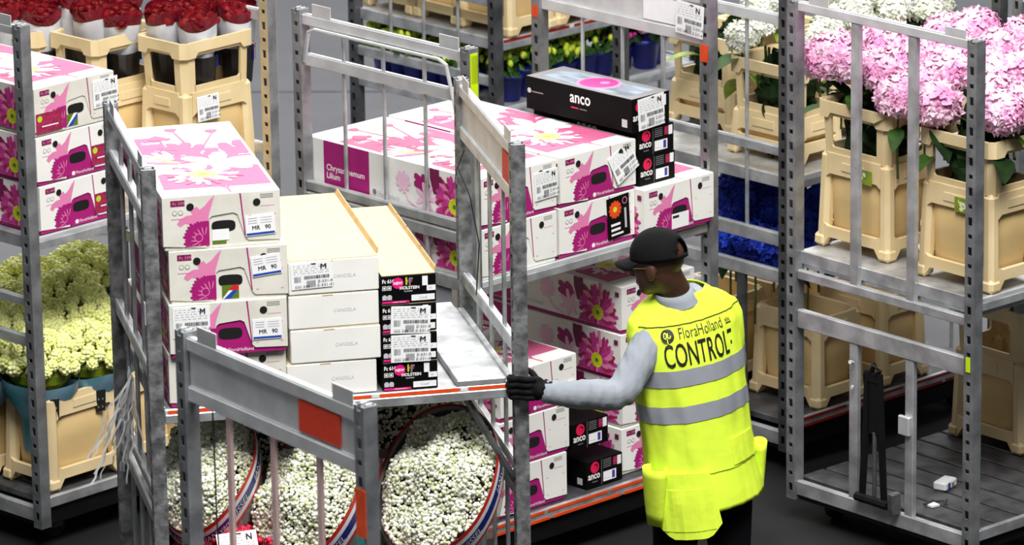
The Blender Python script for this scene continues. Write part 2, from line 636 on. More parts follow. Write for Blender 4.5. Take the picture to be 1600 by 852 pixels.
def base(root, z=.21, strip=None, boards=False, m='steel_dark'):
    mb = MB()
    mb.cbox(.02, TL - .02, -.005, .05, .10, .175, 'black_steel', .004)
    mb.cbox(.02, TL - .02, TW - .05, TW + .005, .10, .175, 'black_steel', .004)
    mb.cbox(-.01, .05, .03, TW - .03, .10, .17, 'black_steel', .004)
    mb.cbox(TL - .05, TL + .01, .03, TW - .03, .10, .17, 'black_steel', .004)
    link('chassis', mb, root)
    if boards:
        n = 9
        w = (TL - .08) / n
        bm_ = MB()
        bm_.cbox(0, w - .014, .0, TW, z - .02, z, m, .004)
        me = bm_.mesh('deck_board')
        for i in range(n):
            link('deck_board', me, root, (.04 + i * w, 0, 0))
    else:
        dk = MB()
        dk.cbox(.03, TL - .03, .0, TW, z - .03, z, m, .004)
        link('deck', dk, root)
    e = MB()
    e.cbox(.03, TL - .03, -.02, .002, z - .035, z + .012, 'steel', .004)
    ed = link('deck_edge', e, root)
    if strip:
        rnd = random.Random(5)
        for zz in (z - .002, z - .033):
            sm = MB()
            x = .04
            while x < TL - .08:
                x2 = min(x + rnd.uniform(.15, .4), TL - .05)
                sm.box(x, x2, -.0225, -.0195, zz, zz + .012, strip)
                x = x2 + .02
            link('edge_strip', sm, ed)
    for (x, y) in ((.14, .10), (TL - .14, .10), (.14, TW - .10), (TL - .14, TW - .10)):
        w_ = MB()
        ring = []
        for i, (dy, rr) in enumerate(((-.02, .03), (-.02, .05), (-.012, .056), (.012, .056), (.02, .05), (.02, .03))):
            ring.append([(x + rr * math.cos(t * pi / 9), y + dy, .056 + rr * math.sin(t * pi / 9)) for t in range(18)])
        w_.loft(ring, 'rubber')
        w_.box(x - .03, x + .03, y - .026, y - .022, .05, .11, 'steel_dark')
        w_.box(x - .03, x + .03, y + .022, y + .026, .05, .11, 'steel_dark')
        link('caster', w_, root)


def trolley(key, label, post='steel'):
    x, y, p = POSE[key]
    root = thing('stacking_trolley', label, 'trolley', (x, y, 0), p, 'stacking trolleys')
    for a, b_ in ((0, 0), (TL, 0), (0, TW), (TL, TW)):
        link('post', POST['beige' if key == 'A' and a > 1 else post], root, (a, b_, 0))
    return root


TR = {}
# trolley at the left, cartons and rose buckets above, green flowers below
r = TR['A'] = trolley('A', 'grey steel trolley at the left edge with red roses above and green blooms below', 'steel')
end_frame(r, 0, [(2.145, 2.18), (1.03, 1.065), (.86, .905), (.12, .18)], (.64, .33), m='steel', barspans=((1.065, 2.145), (.18, .86)), barkind='flat')
end_frame(r, TL)
shelf(r, 1.312)
base(r, .212)
# trolley in the middle behind the worker
r = TR['B'] = trolley('B', 'grey steel trolley holding magenta-printed cartons behind the worker in the cap', 'steel')
end_frame(r, 0, RAILS1 + [(1.45, 1.487)])
end_frame(r, TL, panel=True)
shelf(r, 1.243)
base(r, .222, 'orange_tape')
lp = MB()                                              # bent rod under the top rail
lp.tube([(-.02, .94, 1.98), (-.03, .90, 2.11), (-.03, .86, 2.125), (-.03, .14, 2.125), (-.03, .10, 2.11), (-.02, .06, 1.93)], .008, 8, 'steel_light')
link('loop_rod', lp, r)
# trolley the worker holds
r = TR['C'] = trolley('C', 'grey steel trolley gripped by the worker, cartons above and gypsophila below', 'steel_worn')
end_frame(r, 0)
end_frame(r, TL, panel=True)
base(r, .21)
sh = shelf(r, 1.30, 'orange_tape')
rg = MB()
rg.cbox(1.085, 1.265, -.012, TW - .01, 1.302, 1.326, 'steel', .004)
link('shelf_ridge', rg, r)
br = MB()
br.prism([(0, 0), (.012, 0), (.24, -.36), (.228, -.38)], (TL, .012, 1.25), (-0.0001, 0, 0), (0, 0, 1), (0, 1, 0), .01, 'steel_dark')
br.tube([(TL - .20, .03, 1.255), (TL - .02, .02, .92)], .014, 6, 'steel_dark')
link('shelf_brace', br, r)
# trolley at the right with pink hydrangeas
r = TR['D'] = trolley('D', 'grey steel trolley at the right with buckets of pink hydrangeas', 'steel')
end_frame(r, 0, [(2.15, 2.187), (1.04, 1.077), (.835, .91), (.12, .18)], (.64, .33), m='steel', barspans=((1.077, 2.15), (.18, .835)), barkind='flat')
end_frame(r, TL)
shelf(r, 1.148)
lower = MB()
lower.cbox(.03, TL - .03, .0, .03, 1.075, 1.11, 'steel', .003)
lower.cbox(.02, .05, .03, TW - .03, 1.08, 1.115, 'steel', .003)
link('shelf_carrier', lower, r)
base(r, .185, None, True)
dbm = MB()
dbm.prism([(-.075, 0), (-.05, 0), (-.028, .34), (-.03, .52), (.03, .52), (.028, .34), (.05, 0), (.075, 0), (.045, .56), (-.045, .56)], (-.03, .50, .19), (0, -1, 0), (0, 0, 1), (-1, 0, 0), .014, 'black_steel')
dbm.prism([(-.026, .30), (.026, .30), (.036, .55), (-.036, .55)], (-.028, .50, .19), (0, -1, 0), (0, 0, 1), (-1, 0, 0), .012, 'black_steel')
dbm.tube([(-.03, .50, .22), (-.035, .495, .5)], .009, 8, 'steel_dark')
dbm.tube([(-.04, .59, .21), (-.04, .41, .21)], .02, 8, 'black_steel')
dbm.cbox(-.06, -.01, .37, .40, .18, .27, 'steel_dark', .003)
dbm.tube([(-.035, .52, .74), (-.035, .50, .78), (-.035, .47, .76), (-.035, .49, .74)], .012, 8, 'black_steel')
link('drawbar', dbm, r)
lt = MB()
lt.cbox(-.03, -.012, .315, .375, .52, .60, 'steel_light', .004)
link('latch', lt, r)
lt = MB()
lt.tube([(-.025, .63, .76), (-.05, .62, .77)], .008, 8, 'steel_light')
lt.tube([(-.025, .63, .66), (-.04, .62, .66)], .006, 8, 'steel_light')
link('hook', lt, r)
# trolley between the middle and the right one
r = TR['F'] = trolley('F', 'grey steel trolley behind the right one carrying white and blue hydrangeas', 'steel_dark')  # shade on this trolley put into darker post and lower bar steel
end_frame(r, 0, [(2.13, 2.172), (1.935, 1.98), (1.38, 1.42), (.99, 1.045), (.83, .885), (.12, .18)], (.727, .494, .23), m='steel', barspans=((1.98, 2.13), (1.42, 1.935), (1.045, 1.38)), tabs=False)
for q in (.66, .26):
    bar_obj(r, 0, q, .18, .83, 'flat', 'steel_dark')
end_frame(r, TL)
shelf(r, 1.285)
base(r, .22, 'red_tape')
# near trolley, only its end frame is in view
r = TR['E'] = trolley('E', 'nearest steel trolley, end frame with a red card in the foreground', 'steel')
end_frame(r, 0)
end_frame(r, TL, [(2.13, 2.172), (1.965, 2.012), (.95, .985), (.12, .18)], (.746, .50, .25), panel=True, barspans=((.985, 1.965),), barkind='strip', barm='bar_pink_reflection')
shelf(r, 1.1)
base(r, .21)
# far trolley
r = TR['H'] = trolley('H', 'far steel trolley in the background with beige crates and potted plants', 'steel_dark')
end_frame(r, 0, [(2.13, 2.172), (1.46, 1.50), (1.08, 1.125), (.93, .965), (.12, .18)], m='steel', barspans=((1.125, 1.46), (1.50, 2.13)), tabs=False)
end_frame(r, TL, tabs=False)
shelf(r, 1.30, 'red_tape')
shelf(r, .975)
base(r, .21)


# ------------------------------------------------------------------ paper labels
def barcode_card(letter, w=.115, h=.10):
    mb = MB()
    mb.cbox(0, w, -.0012, 0, 0, h, 'paper', .0003)
    p = Print(mb, (0, -.0012, 0), (1, 0, 0), (0, 0, 1), (0, -1, 0), (0, w, 0, h))
    rnd = random.Random(3)
    for i in range(5):
        v = h * (.90 - .075 * i)
        u = w * .06
        while u < w * (.68 if i < 3 else .92):
            l = rnd.uniform(.03, .12) * w
            p.rect_(u, v, min(u + l, w * .93), v + h * .010, 'print_grey')
            u += w * .02
            u += l + w * .03
    p.rect_(w * .5, h * .93, w * .62, h * .965, 'ink')
    for (u0, v0, u1, v1) in ((.08, .28, .24, .50), (.32, .38, .93, .50)):
        x = u0 * w
        while x < u1 * w:
            d = rnd.uniform(.006, .02) * w
            p.rect_(x, v0 * h, min(x + d, u1 * w), v1 * h, 'ink' if v0 > .3 else 'print_grey')
            x += d + rnd.uniform(.006, .016) * w
    x = .38 * w
    while x < .58 * w:
        p.rect_(x, .06 * h, x + .012 * w, .32 * h, 'ink')
        x += .028 * w
    p.text('Z-531-R', h * .13, w * .64, h * .22, 'ink')
    p.text('Z-531-41', h * .13, w * .62, h * .07, 'ink')
    p.text('GG 249', h * .13, w * .08, h * .07, 'ink')
    p.text(letter, h * .24, w * .72, h * .76, 'ink', bold=.0006)
    return mb.mesh('barcode_label')


CARD = {k: barcode_card(k) for k in ('N', 'M')}


def card(letter, parent, loc, rot=(0, 0, 0), sc=1.0):
    o = link('barcode_label', CARD[letter], parent, loc)
    o.rotation_euler = rot
    o.scale = (sc, 1, sc)
    return o


# ------------------------------------------------------------------ flower cartons
CW, CL, CH = .42, 1.0, .198
_c = {}


def carton_meshes(basem, lidm):
    k = (basem, lidm)
    if k in _c:
        return _c[k]
    tray = MB()
    tray.cbox(.004, CW - .004, .004, CL - .004, 0, CH - .006, basem, .004)
    p = Print(tray, (0, .004, 0), (1, 0, 0), (0, 0, 1), (0, -1, 0), (.004, CW - .004, 0, CH))
    if basem == 'magenta':
        p.text('FloraHolland', .018, .205, .012, 'print_white')
        p.disc(.192, .018, .009, 'print_white')
    lid = MB()
    lid.cbox(0, CW, 0, CL, CH - .005, CH, lidm, .002)
    lid.box(0, .003, .004, CL, .016, CH - .004, lidm)
    lid.box(CW - .003, CW, .004, CL, .016, CH - .004, lidm)
    lid.box(0, CW, CL - .003, CL, .016, CH - .004, lidm)
    fp = [(0, .10), (.36, .03), (.395, .56), (.42, .60), (.60, .64), (.635, .60), (.70, .16), (.725, .11), (1, .09), (1, .985), (0, .985)]
    lid.prism([(u * CW, v * CH) for u, v in fp], (0, 0, 0), (1, 0, 0), (0, 0, 1), (0, 1, 0), .0035, lidm)
    hole = MB()
    cx, cz = .515 * CW, .40 * CH
    ps = []
    for i in range(16):
        t = 2 * pi * i / 16
        ps.append((cx + math.copysign(abs(math.cos(t)) ** .6, math.cos(t)) * .043, cz + math.copysign(abs(math.sin(t)) ** .6, math.sin(t)) * .021))
    hole.flat(ps, (0, .004, 0), (1, 0, 0), (0, 0, 1), (0, -1, 0), .0012, 'hole_black')
    # end print on the lid flap
    fr = MB()
    q = Print(fr, (0, 0, 0), (1, 0, 0), (0, 0, 1), (0, -1, 0), (.002, CW - .002, .012, CH))
    q.rect_(.07 * CW, .82 * CH, .19 * CW, .93 * CH, 'magenta_dark')
    q.text('Pc 599', .016, .085 * CW, .845 * CH, 'pink_print')
    for u in (.08, .13):
        q.disc(u * CW + .01, .70 * CH, .009, 'print_grey', 12)
        q.disc(u * CW + .01, .70 * CH, .007, lidm, 12)
    q.rect_(.07 * CW, .585 * CH, .20 * CW, .595 * CH, 'pink_print')
    tagp = fr
    fr = MB()
    q = Print(fr, (0, 0, 0), (1, 0, 0), (0, 0, 1), (0, -1, 0), (.002, CW - .002, .012, CH))
    lily = [(.12, .50), (.145, .58), (.20, .64), (.255, .65), (.225, .76), (.20, .84), (.26, .76), (.29, .80), (.315, .735), (.36, .80), (.40, .90), (.445, .985), (.42, .82), (.39, .62), (.385, .40), (.31, .38), (.26, .46), (.19, .50), (.15, .44)]
    q.poly([(u * CW, v * CH) for u, v in lily], 'pink_print')
    rq = random.Random(12)
    full = q.rect
    q.rect = (.10 * CW, .392 * CW, .014, .52 * CH)
    q.disc(.36 * CW, .16 * CH, .052, 'magenta', 18)
    for i in range(19):
        q.petal(.37 * CW, .15 * CH, 1.25 + i * 2.7 / 18, .02, .088 * rq.uniform(.88, 1.08), .016, 'magenta')
    for i in range(8):
        q.petal(.35 * CW, .17 * CH, 1.4 + i * .35, .02, .05, .004, 'pink_print')
    q.rect = full
    q.disc(.30 * CW, .22 * CH, .016, 'pink_print', 10)
    q.disc(.30 * CW, .22 * CH, .013, 'magenta', 10)
    flp = fr
    fr = MB()
    q = Print(fr, (0, 0, 0), (1, 0, 0), (0, 0, 1), (0, -1, 0), (.002, CW - .002, .012, CH))
    q.poly([(.655 * CW, .985 * CH), (.668 * CW, .985 * CH), (.70 * CW, .20 * CH), (.69 * CW, .20 * CH)], 'magenta')
    for v in (.93, .90, .87):
        q.rect_(.83 * CW, v * CH, .94 * CW, (v + .012) * CH, 'print_grey')
    q.rect_(.83 * CW, .72 * CH, .95 * CW, .728 * CH, 'pink_print')
    for u, v in ((.73, .56), (.94, .56), (.73, .20), (.94, .20)):
        q.rect_(u * CW, v * CH, (u + .022) * CW, (v + .012) * CH, 'pink_print')
    vh = MB()
    Print(vh, (0, 0, 0), (1, 0, 0), (0, 0, 1), (0, -1, 0), (-1, 1, -1, 1)).disc(0, 0, .0135, 'hole_black', 16)
    # top print
    tp = MB()
    q = Print(tp, (0, 0, CH), (1, 0, 0), (0, 1, 0), (0, 0, 1), (.012, CW - .012, .012, CL - .012))
    q.poly([(.06 * CW, .10), (.97 * CW, .09), (.97 * CW, .36), (.78 * CW, .385), (.70 * CW, .33), (.14 * CW, .32), (.08 * CW, .30)], 'pink_top')
    q.poly([(.58 * CW, .0), (.60 * CW, .0), (.595 * CW, .07), (.64 * CW, .115), (.62 * CW, .12), (.585 * CW, .085), (.53 * CW, .11), (.52 * CW, .10), (.575 * CW, .07)], 'pink_top')
    q.rect_(.04 * CW, .58, .30 * CW, .83, 'pink_top')
    q.text('Chrysanthemum', .05, .115 * CW, .74, 'print_white', sx=.2)
    q.text('Lilium', .05, .19 * CW, .61, 'print_white', sx=.35)

    def leafy(u, v, a, l):
        q.petal(u, v, a, 0, l, l * .20, 'pink_top')
        for t, sd, ll in ((.12, .8, .5), (.12, -.8, .5), (.36, .7, .48), (.36, -.7, .48), (.6, .6, .36), (.6, -.6, .36)):
            q.petal(u + l * t * math.cos(a), v + l * t * math.sin(a), a + sd, 0, l * ll, l * .17, 'pink_top')
    leafy(.60 * CW, .46, 1.95, .30)
    leafy(.66 * CW, .44, .95, .33)
    leafy(.56 * CW, .47, 2.75, .17)
    for (u0, v0, u1, v1) in ((.50, .62, .44, .91), (.58, .62, .78, .86)):
        q.poly([(u0 * CW, v0), (u1 * CW, v1), (u1 * CW + .006, v1), (u0 * CW + .009, v0)], 'pink_top')
        for k in range(3):
            q.petal(u1 * CW, v1, 1.1 + k * .5, -.01, .035, .03, 'pink_top')
    for k in range(4):
        q.petal(.34 * CW, .80, 2.2 + k * .35, -.02, .06, .03, 'pink_top')
    for k in range(5):
        q.petal(.30 * CW, .48, 1.7 + k * .3, .02, .15, .028, 'pink_pale')
    for i in range(6):
        q.petal(.64 * CW, .42, i * pi / 3 + .3, .01, .15, .07, 'print_white')
    q.disc(.64 * CW, .42, .012, 'yellow_pale')
    q.petal(.36 * CW, .43, 2.3, .02, .14, .03, 'yellow_pale')
    q.petal(.36 * CW, .43, 2.7, .02, .15, .03, 'pink_print')
    q.mum(.46 * CW, .27, .15, ['pink_pale', 'pink_top', 'print_white'], 20, 'yellow_pale', 4, .36)
    # long side print (seen from the -x side; runs from the near end backwards)
    sp = MB()
    q = Print(sp, (0, 0, 0), (0, -1, 0), (0, 0, 1), (-1, 0, 0), (-CL + .004, -.004, .018, CH - .002))
    q.rect_(-.90, .018, -.63, CH, 'magenta')
    q.text('Chrysanthemum', .034, -.885, .082, 'print_white', bold=.0006)
    q.text('Lilium', .034, -.885, .050, 'print_white', bold=.0006)
    q.disc(-.60, .045, .011, 'print_grey', 14)
    q.text('FloraHolland', .024, -.58, .035, 'print_light')
    for i in range(9):
        q.petal(-.43, .115, 2 * pi * i / 9, .0, .045, .022, 'pink_pale')
    q.poly([(-.425, .10), (-.40, .05), (-.33, .022), (-.332, .018), (-.405, .044), (-.43, .10)], 'pink_pale')
    for a, l in ((2.6, .11), (2.9, .10), (2.25, .08)):
        q.petal(-.27, .10, a, .0, l, .035, 'magenta')
    for a, l in ((1.75, .11), (1.45, .12), (1.1, .08)):
        q.petal(-.245, .10, a, .0, l, .035, 'magenta_dark')
    for i in range(7):
        q.petal(-.30, .075, i * .9, .0, .06, .022, 'pink_pale')
    q.mum(-.135, .068, .128, ['petal_print', 'petal_red', 'pink_print', 'petal_print'], 26, 'yellow_green', 9, .25)
    q.rect_(-.035, .155, -.012, .175, 'magenta_dark')
    _c[k] = dict(tray=tray.mesh('tray'), lid=lid.mesh('lid'), hole=hole.mesh('hand_hole'), front=fr.mesh('end_print'), flower=flp.mesh('flower_print'), tagp=tagp.mesh('tag_print'), vent=vh.mesh('vent_hole'), top=tp.mesh('top_print'), side=sp.mesh('side_print'))
    return _c[k]


def carton(t, a, b_, z, label, group, basem='magenta', lidm='carton_white', top=False, yaw=0.0, sz=1.0):
    ms = carton_meshes(basem, lidm)
    root = thing('flower_carton', label, 'carton', wp(t, a, b_, z), POSE[t][2] + yaw, group)
    tr = link('tray', ms['tray'], root)
    link('hand_hole', ms['hole'], tr)
    ld = link('lid', ms['lid'], root)
    link('end_print', ms['front'], ld)
    link('flower_print', ms['flower'], ld)
    link('tag_print', ms['tagp'], ld)
    for u, v in ((.235, .80), (.80, .80)):
        link('vent_hole', ms['vent'], ld, (u * CW, -.0012, v * CH))
    link('side_print', ms['side'], ld)
    if top:
        link('top_print', ms['top'], ld)
    root.scale = (1, 1, sz)
    return root


def sticker_mesh():
    mb = MB()
    mb.cbox(0, .105, -.0012, 0, 0, .075, 'paper', .0003)
    p = Print(mb, (0, -.0012, 0), (1, 0, 0), (0, 0, 1), (0, -1, 0), (0, .105, 0, .075))
    p.rect_(.002, .003, .103, .011, 'blue_print')
    p.text('MR   90', .021, .022, .022, 'ink', bold=.0004)
    for v in (.046, .055, .064):
        p.rect_(.01, v, .042, v + .002, 'print_light')
        p.rect_(.055, v, .095, v + .0015, 'print_light')
    return mb.mesh('shipping_sticker')


STK = sticker_mesh()


def sticker(root, x, z, r=0.0):
    o = link('shipping_sticker', STK, root, (x, -.002, z))
    o.rotation_euler = (0, r, 0)


# cartons on the held trolley
g = 'worn cartons stacked on the held trolley'
lv = ['topmost of the four', 'second from the top', 'third from the top', 'lowest of the four']
for i, (a, b_, z, yw) in enumerate(((.045, -.01, 1.882, .02), (.062, -.01, 1.684, -.02), (.055, -.02, 1.49, 0.0), (.05, .0, 1.303, 0.01))):
    c = carton('C', a, b_, z, 'worn white and magenta carton, %s on the held trolley' % lv[i], g, 'carton_worn' if i < 2 else 'magenta', 'carton_worn', i == 0, yw)
    if i < 3:
        sticker(c, .295, (.035, .085, .05)[i], (-.04, -.10, 0)[i])
    if i == 0:
        mb = MB()
        mb.cbox(0, .06, -.001, 0, 0, .04, 'paper', .0003)
        mb.box(0, .05, -.0012, 0, -.012, 0, 'green_print')
        link('paper_note', mb, c, (.175, .003, .028))
    if i == 1:
        mb = MB()
        p = Print(mb, (0, 0, 0), (1, 0, 0), (0, 0, 1), (0, -1, 0), (0, .06, 0, .05))
        p.rect_(0, 0, .06, .05, 'green_print')
        p.poly([(0, .0), (.02, .0), (.06, .05), (.04, .05)], 'print_white')
        p.poly([(.006, .0), (.03, .0), (.06, .035), (.06, .05)], 'blue_print')
        p.poly([(.02, .03), (.06, .03), (.06, .05), (.04, .05)], 'band_red')
        link('flag_print', mb, c, (.185, .003, .012))
    if i == 2:
        card('M', c, (.012, -.001, .075), sc=1.15)
# cartons on the middle trolley, upper shelf
g = 'cartons on the upper shelf of the middle trolley'
carton('B', .03, -.005, 1.245, 'white and magenta carton at the left of the middle trolley, under the top layer', g, 'carton_white', sz=1.04)
carton('B', .468, .0, 1.245, 'white carton with a black flower sticker, lower layer of the middle trolley', g, 'magenta', sz=1.04)
c3 = carton('B', .893, -.05, 1.245, 'white and magenta carton under the small black boxes, beside the trolley post', g, 'magenta', top=True, sz=1.04)
c1 = carton('B', .030, -.005, 1.453, 'white and magenta carton showing large white lettering on its long side panel', g, 'magenta', top=True, sz=1.04)
c2 = carton('B', .472, -.005, 1.453, 'white and magenta carton with a tilted paper label, top layer of the middle trolley', g, 'magenta', top=True, sz=1.04)
c3.scale = (.95, 1, 1.04)
card('N', c1, (.30, -.004, .055), (0, -.03, 0), 1.1)
card('N', c2, (.31, -.012, .035), (-.10, -.42, .06), 1.2)
fs = MB()
fs.cbox(0, .125, -.0012, 0, 0, .165, 'carton_black', .0003)
p = Print(fs, (0, -.0012, 0), (1, 0, 0), (0, 0, 1), (0, -1, 0), (0, .125, 0, .165))
for i in range(12):
    p.petal(.045, .115, i * pi / 6, .005, .036, .017, 'orange_tape')
p.disc(.045, .115, .011, 'yellow_green', 12)
p.disc(.10, .14, .014, 'pink_print'); p.disc(.10, .14, .011, 'carton_black')
p.rect_(.018, .05, .07, .06, 'print_white'); p.rect_(.018, .03, .07, .04, 'print_white'); p.rect_(.018, .012, .085, .02, 'print_white')
p.rect_(.095, .03, .106, .11, 'print_light')
sb = [o for o in COL.objects if o.get('label', '').startswith('white carton with a black flower')][0]
o = link('flower_sticker', fs, sb, (.27, -.002, .02)); o.rotation_euler = (0, -.06, 0)
ws = MB(); ws.cbox(0, .105, -.001, 0, 0, .06, 'paper', .0003); ws.box(.008, .045, -.0014, -.001, .042, .052, 'ink')
link('address_sticker', ws, c3, (.165, .002, .012))
# cartons on the middle trolley, base
g = 'cartons on the base of the middle trolley'
for i, (a, z) in enumerate(((.172, .625), (.128, .424), (.112, .224))):
    c = carton('B', a, .04, z, 'white and magenta carton behind the gloved hand, %s of the low stack' % ('top', 'middle', 'bottom')[i], g, 'magenta', top=(i == 0))
    if i == 0:
        card('N', c, (.31, -.003, .0), (0, -.02, 0), .9)
for i in range(4):
    carton('B', .878 + .008 * (i % 2), .075, .225 + .2 * i, 'shaded carton with red flower print left of the worker, %s of four' % ('lowest', 'second', 'third', 'topmost')[i], g, 'carton_worn' if i < 2 else 'magenta', top=(i == 3))
# cartons on the left trolley
g = 'cartons on the left trolley'
for i in range(3):
    c = carton('A', .05 + (0, .0, .008)[i], .0, 1.315 + .202 * (2 - i), 'white and magenta carton on the left trolley beside the roses, %s of three' % ('top', 'middle', 'bottom')[i], g, ('carton_worn', 'magenta', 'magenta')[i], 'carton_white' if i else 'carton_worn', top=(i == 0))
    mb = MB()
    q = Print(mb, (0, -.001, 0), (1, 0, 0), (0, 0, 1), (0, -1, 0), (0, .16, 0, .09))
    q.rect_(0, 0, .135, .082, 'petal_red')
    q.disc(.02, .06, .013, 'lime_print', 12)
    q.rect_(.03, .025, .115, .030, 'print_white')
    link('colour_tag', mb, c, ((.004, -.001, .012) if i == 0 else (.285, -.001, .03)))
    if i == 0:
        card('N', c, (.305, -.004, .06), (0, -.02, 0), 1.15)
        mb = MB()
        q = Print(mb, (0, 0, 0), (1, 0, 0), (0, 0, 1), (0, -1, 0), (0, .06, 0, .05))
        q.rect_(0, 0, .06, .05, 'green_print')
        q.poly([(0, .0), (.02, .0), (.06, .05), (.04, .05)], 'print_white')
        q.poly([(.006, .0), (.03, .0), (.06, .035), (.06, .05)], 'blue_print')
        link('flag_print', mb, c, (.165, .003, .012))


# ------------------------------------------------------------------ white and black boxes on the held trolley
def plain_boxes():
    w, l, h = .325, .87, .122
    body = MB()
    body.cbox(0, w, 0, l, 0, h, 'carton_white', .003)
    pr = MB()
    p = Print(pr, (0, 0, 0), (1, 0, 0), (0, 0, 1), (0, -1, 0), (0, w, 0, h))
    p.text('CANDELA', .018, w * .62, h * .45, 'print_light', center=True)
    p.rect_(.12, h - .004, .16, h - .001, 'kraft_dark')
    tp = MB()
    tp.cbox(.003, w - .003, .003, l, h, h + .004, 'kraft', .001)
    fl_ = MB()
    fl_.prism([(0, 0), (.01, .022), (.014, .022), (.012, 0)], (w - .006, .04, h), (1, 0, 0), (0, 0, 1), (0, 1, 0), l - .05, 'kraft_dark')
    return body.mesh('body'), pr.mesh('lettering'), tp.mesh('top_flap'), fl_.mesh('side_flap')


pb = plain_boxes()
names = ['top', 'second from the top', 'third from the top', 'lowest']
for i in range(4):
    z = 1.305 + .127 * (3 - i)
    root = thing('white_box', 'plain white box with faint grey lettering, %s of its stack' % names[i], 'box', wp('C', (.487, .485, .488, .472)[i], .0, z), POSE['C'][2] + (0, .005, -.005, .01)[i], 'plain white boxes on the held trolley')
    link('body', pb[0], root); link('lettering', pb[1], root); link('top_flap', pb[2], root)
    if i == 0:
        link('side_flap', pb[3], root)
        card('M', root, (.01, -.002, .02), (0, -.03, 0), 1.0).scale = (1.28, 1, .96)


def striped_boxes():
    w, l, h = .198, .92, .103
    body = MB()
    body.cbox(0, w, 0, l, 0, h, 'carton_black', .002)
    pr = MB()
    p = Print(pr, (0, 0, 0), (1, 0, 0), (0, 0, 1), (0, -1, 0), (0, w, 0, h))
    p.text('Fc 614', .020, .003, .078, 'print_white', bold=.0006, sx=.8)
    p.disc(.060, .076, .0205, 'hot_pink', 24)
    p.text('NEW', .014, .060, .071, 'print_white', center=True, bold=.0006)
    p.rect_(.088, .068, .094, .096, 'lime_print'); p.rect_(.094, .078, .098, .086, 'orange_tape')
    p.rect_(.100, .066, .106, .094, 'print_grey'); p.rect_(.106, .086, .114, .094, 'print_grey'); p.rect_(.106, .078, .112, .083, 'hot_pink')
    p.text('HOLSTEIN', .0155, .066, .052, 'print_white', bold=.0006)
    p.text('FLOWERS', .007, .082, .042, 'print_white')
    for x in (.003, .021):
        p.rect_(x, .052, x + .015, .068, 'print_white'); p.rect_(x + .002, .054, x + .013, .066, 'ink')
        p.disc(x + .0075, .06, .004, 'print_white', 8)
        p.disc(x + .008, .026, .009, 'print_light', 12)
        p.rect_(x, .016, x + .016, .024, 'print_light')
    p.rect_(.002, .003, .10, .011, 'hot_pink')
    p.text('Holstein flowers', .007, .04, .0045, 'print_white')
    p.rect_(.148, .062, .168, .097, 'paper')
    p.rect_(.164, .042, .196, .062, 'paper'); p.text('50', .01, .172, .048, 'print_grey')
    p.rect_(.108, .008, .192, .030, 'paper')
    p.text('Candi', .012, .15, .014, 'print_grey', center=True)
    tp = MB()
    tp.cbox(.002, w - .002, .002, l, h, h + .004, 'kraft', .001)
    fl_ = MB()
    x = .03
    rnd = random.Random(2)
    while x < l - .15:
        d = rnd.uniform(.16, .26)
        fl_.prism([(0, 0), (.008, .02), (.012, .02), (.010, 0)], (w - .006, x, h), (1, 0, 0), (0, 0, 1), (0, 1, 0), min(d, l - .02 - x), 'kraft_dark')
        x += d + .015
    return body.mesh('body'), pr.mesh('end_print'), tp.mesh('top_flap'), fl_.mesh('side_flap')


hb = striped_boxes()
for i in range(4):
    z = 1.303 + .108 * (3 - i)
    root = thing('black_box', 'black printed flower box with a kraft top, %s of its stack' % names[i], 'box', wp('C', .820, .0, z), POSE['C'][2] + (0, .004, -.004, .0)[i], 'black printed boxes on the held trolley')
    link('body', hb[0], root); link('end_print', hb[1], root); link('top_flap', hb[2], root)
    if i == 0:
        link('side_flap', hb[3], root)
    if i in (1, 2):
        card('M', root, (.028, -.006, -.001), (.0, .05 if i == 1 else .02, 0), 1.0).scale = (1.25, 1, 1.02)


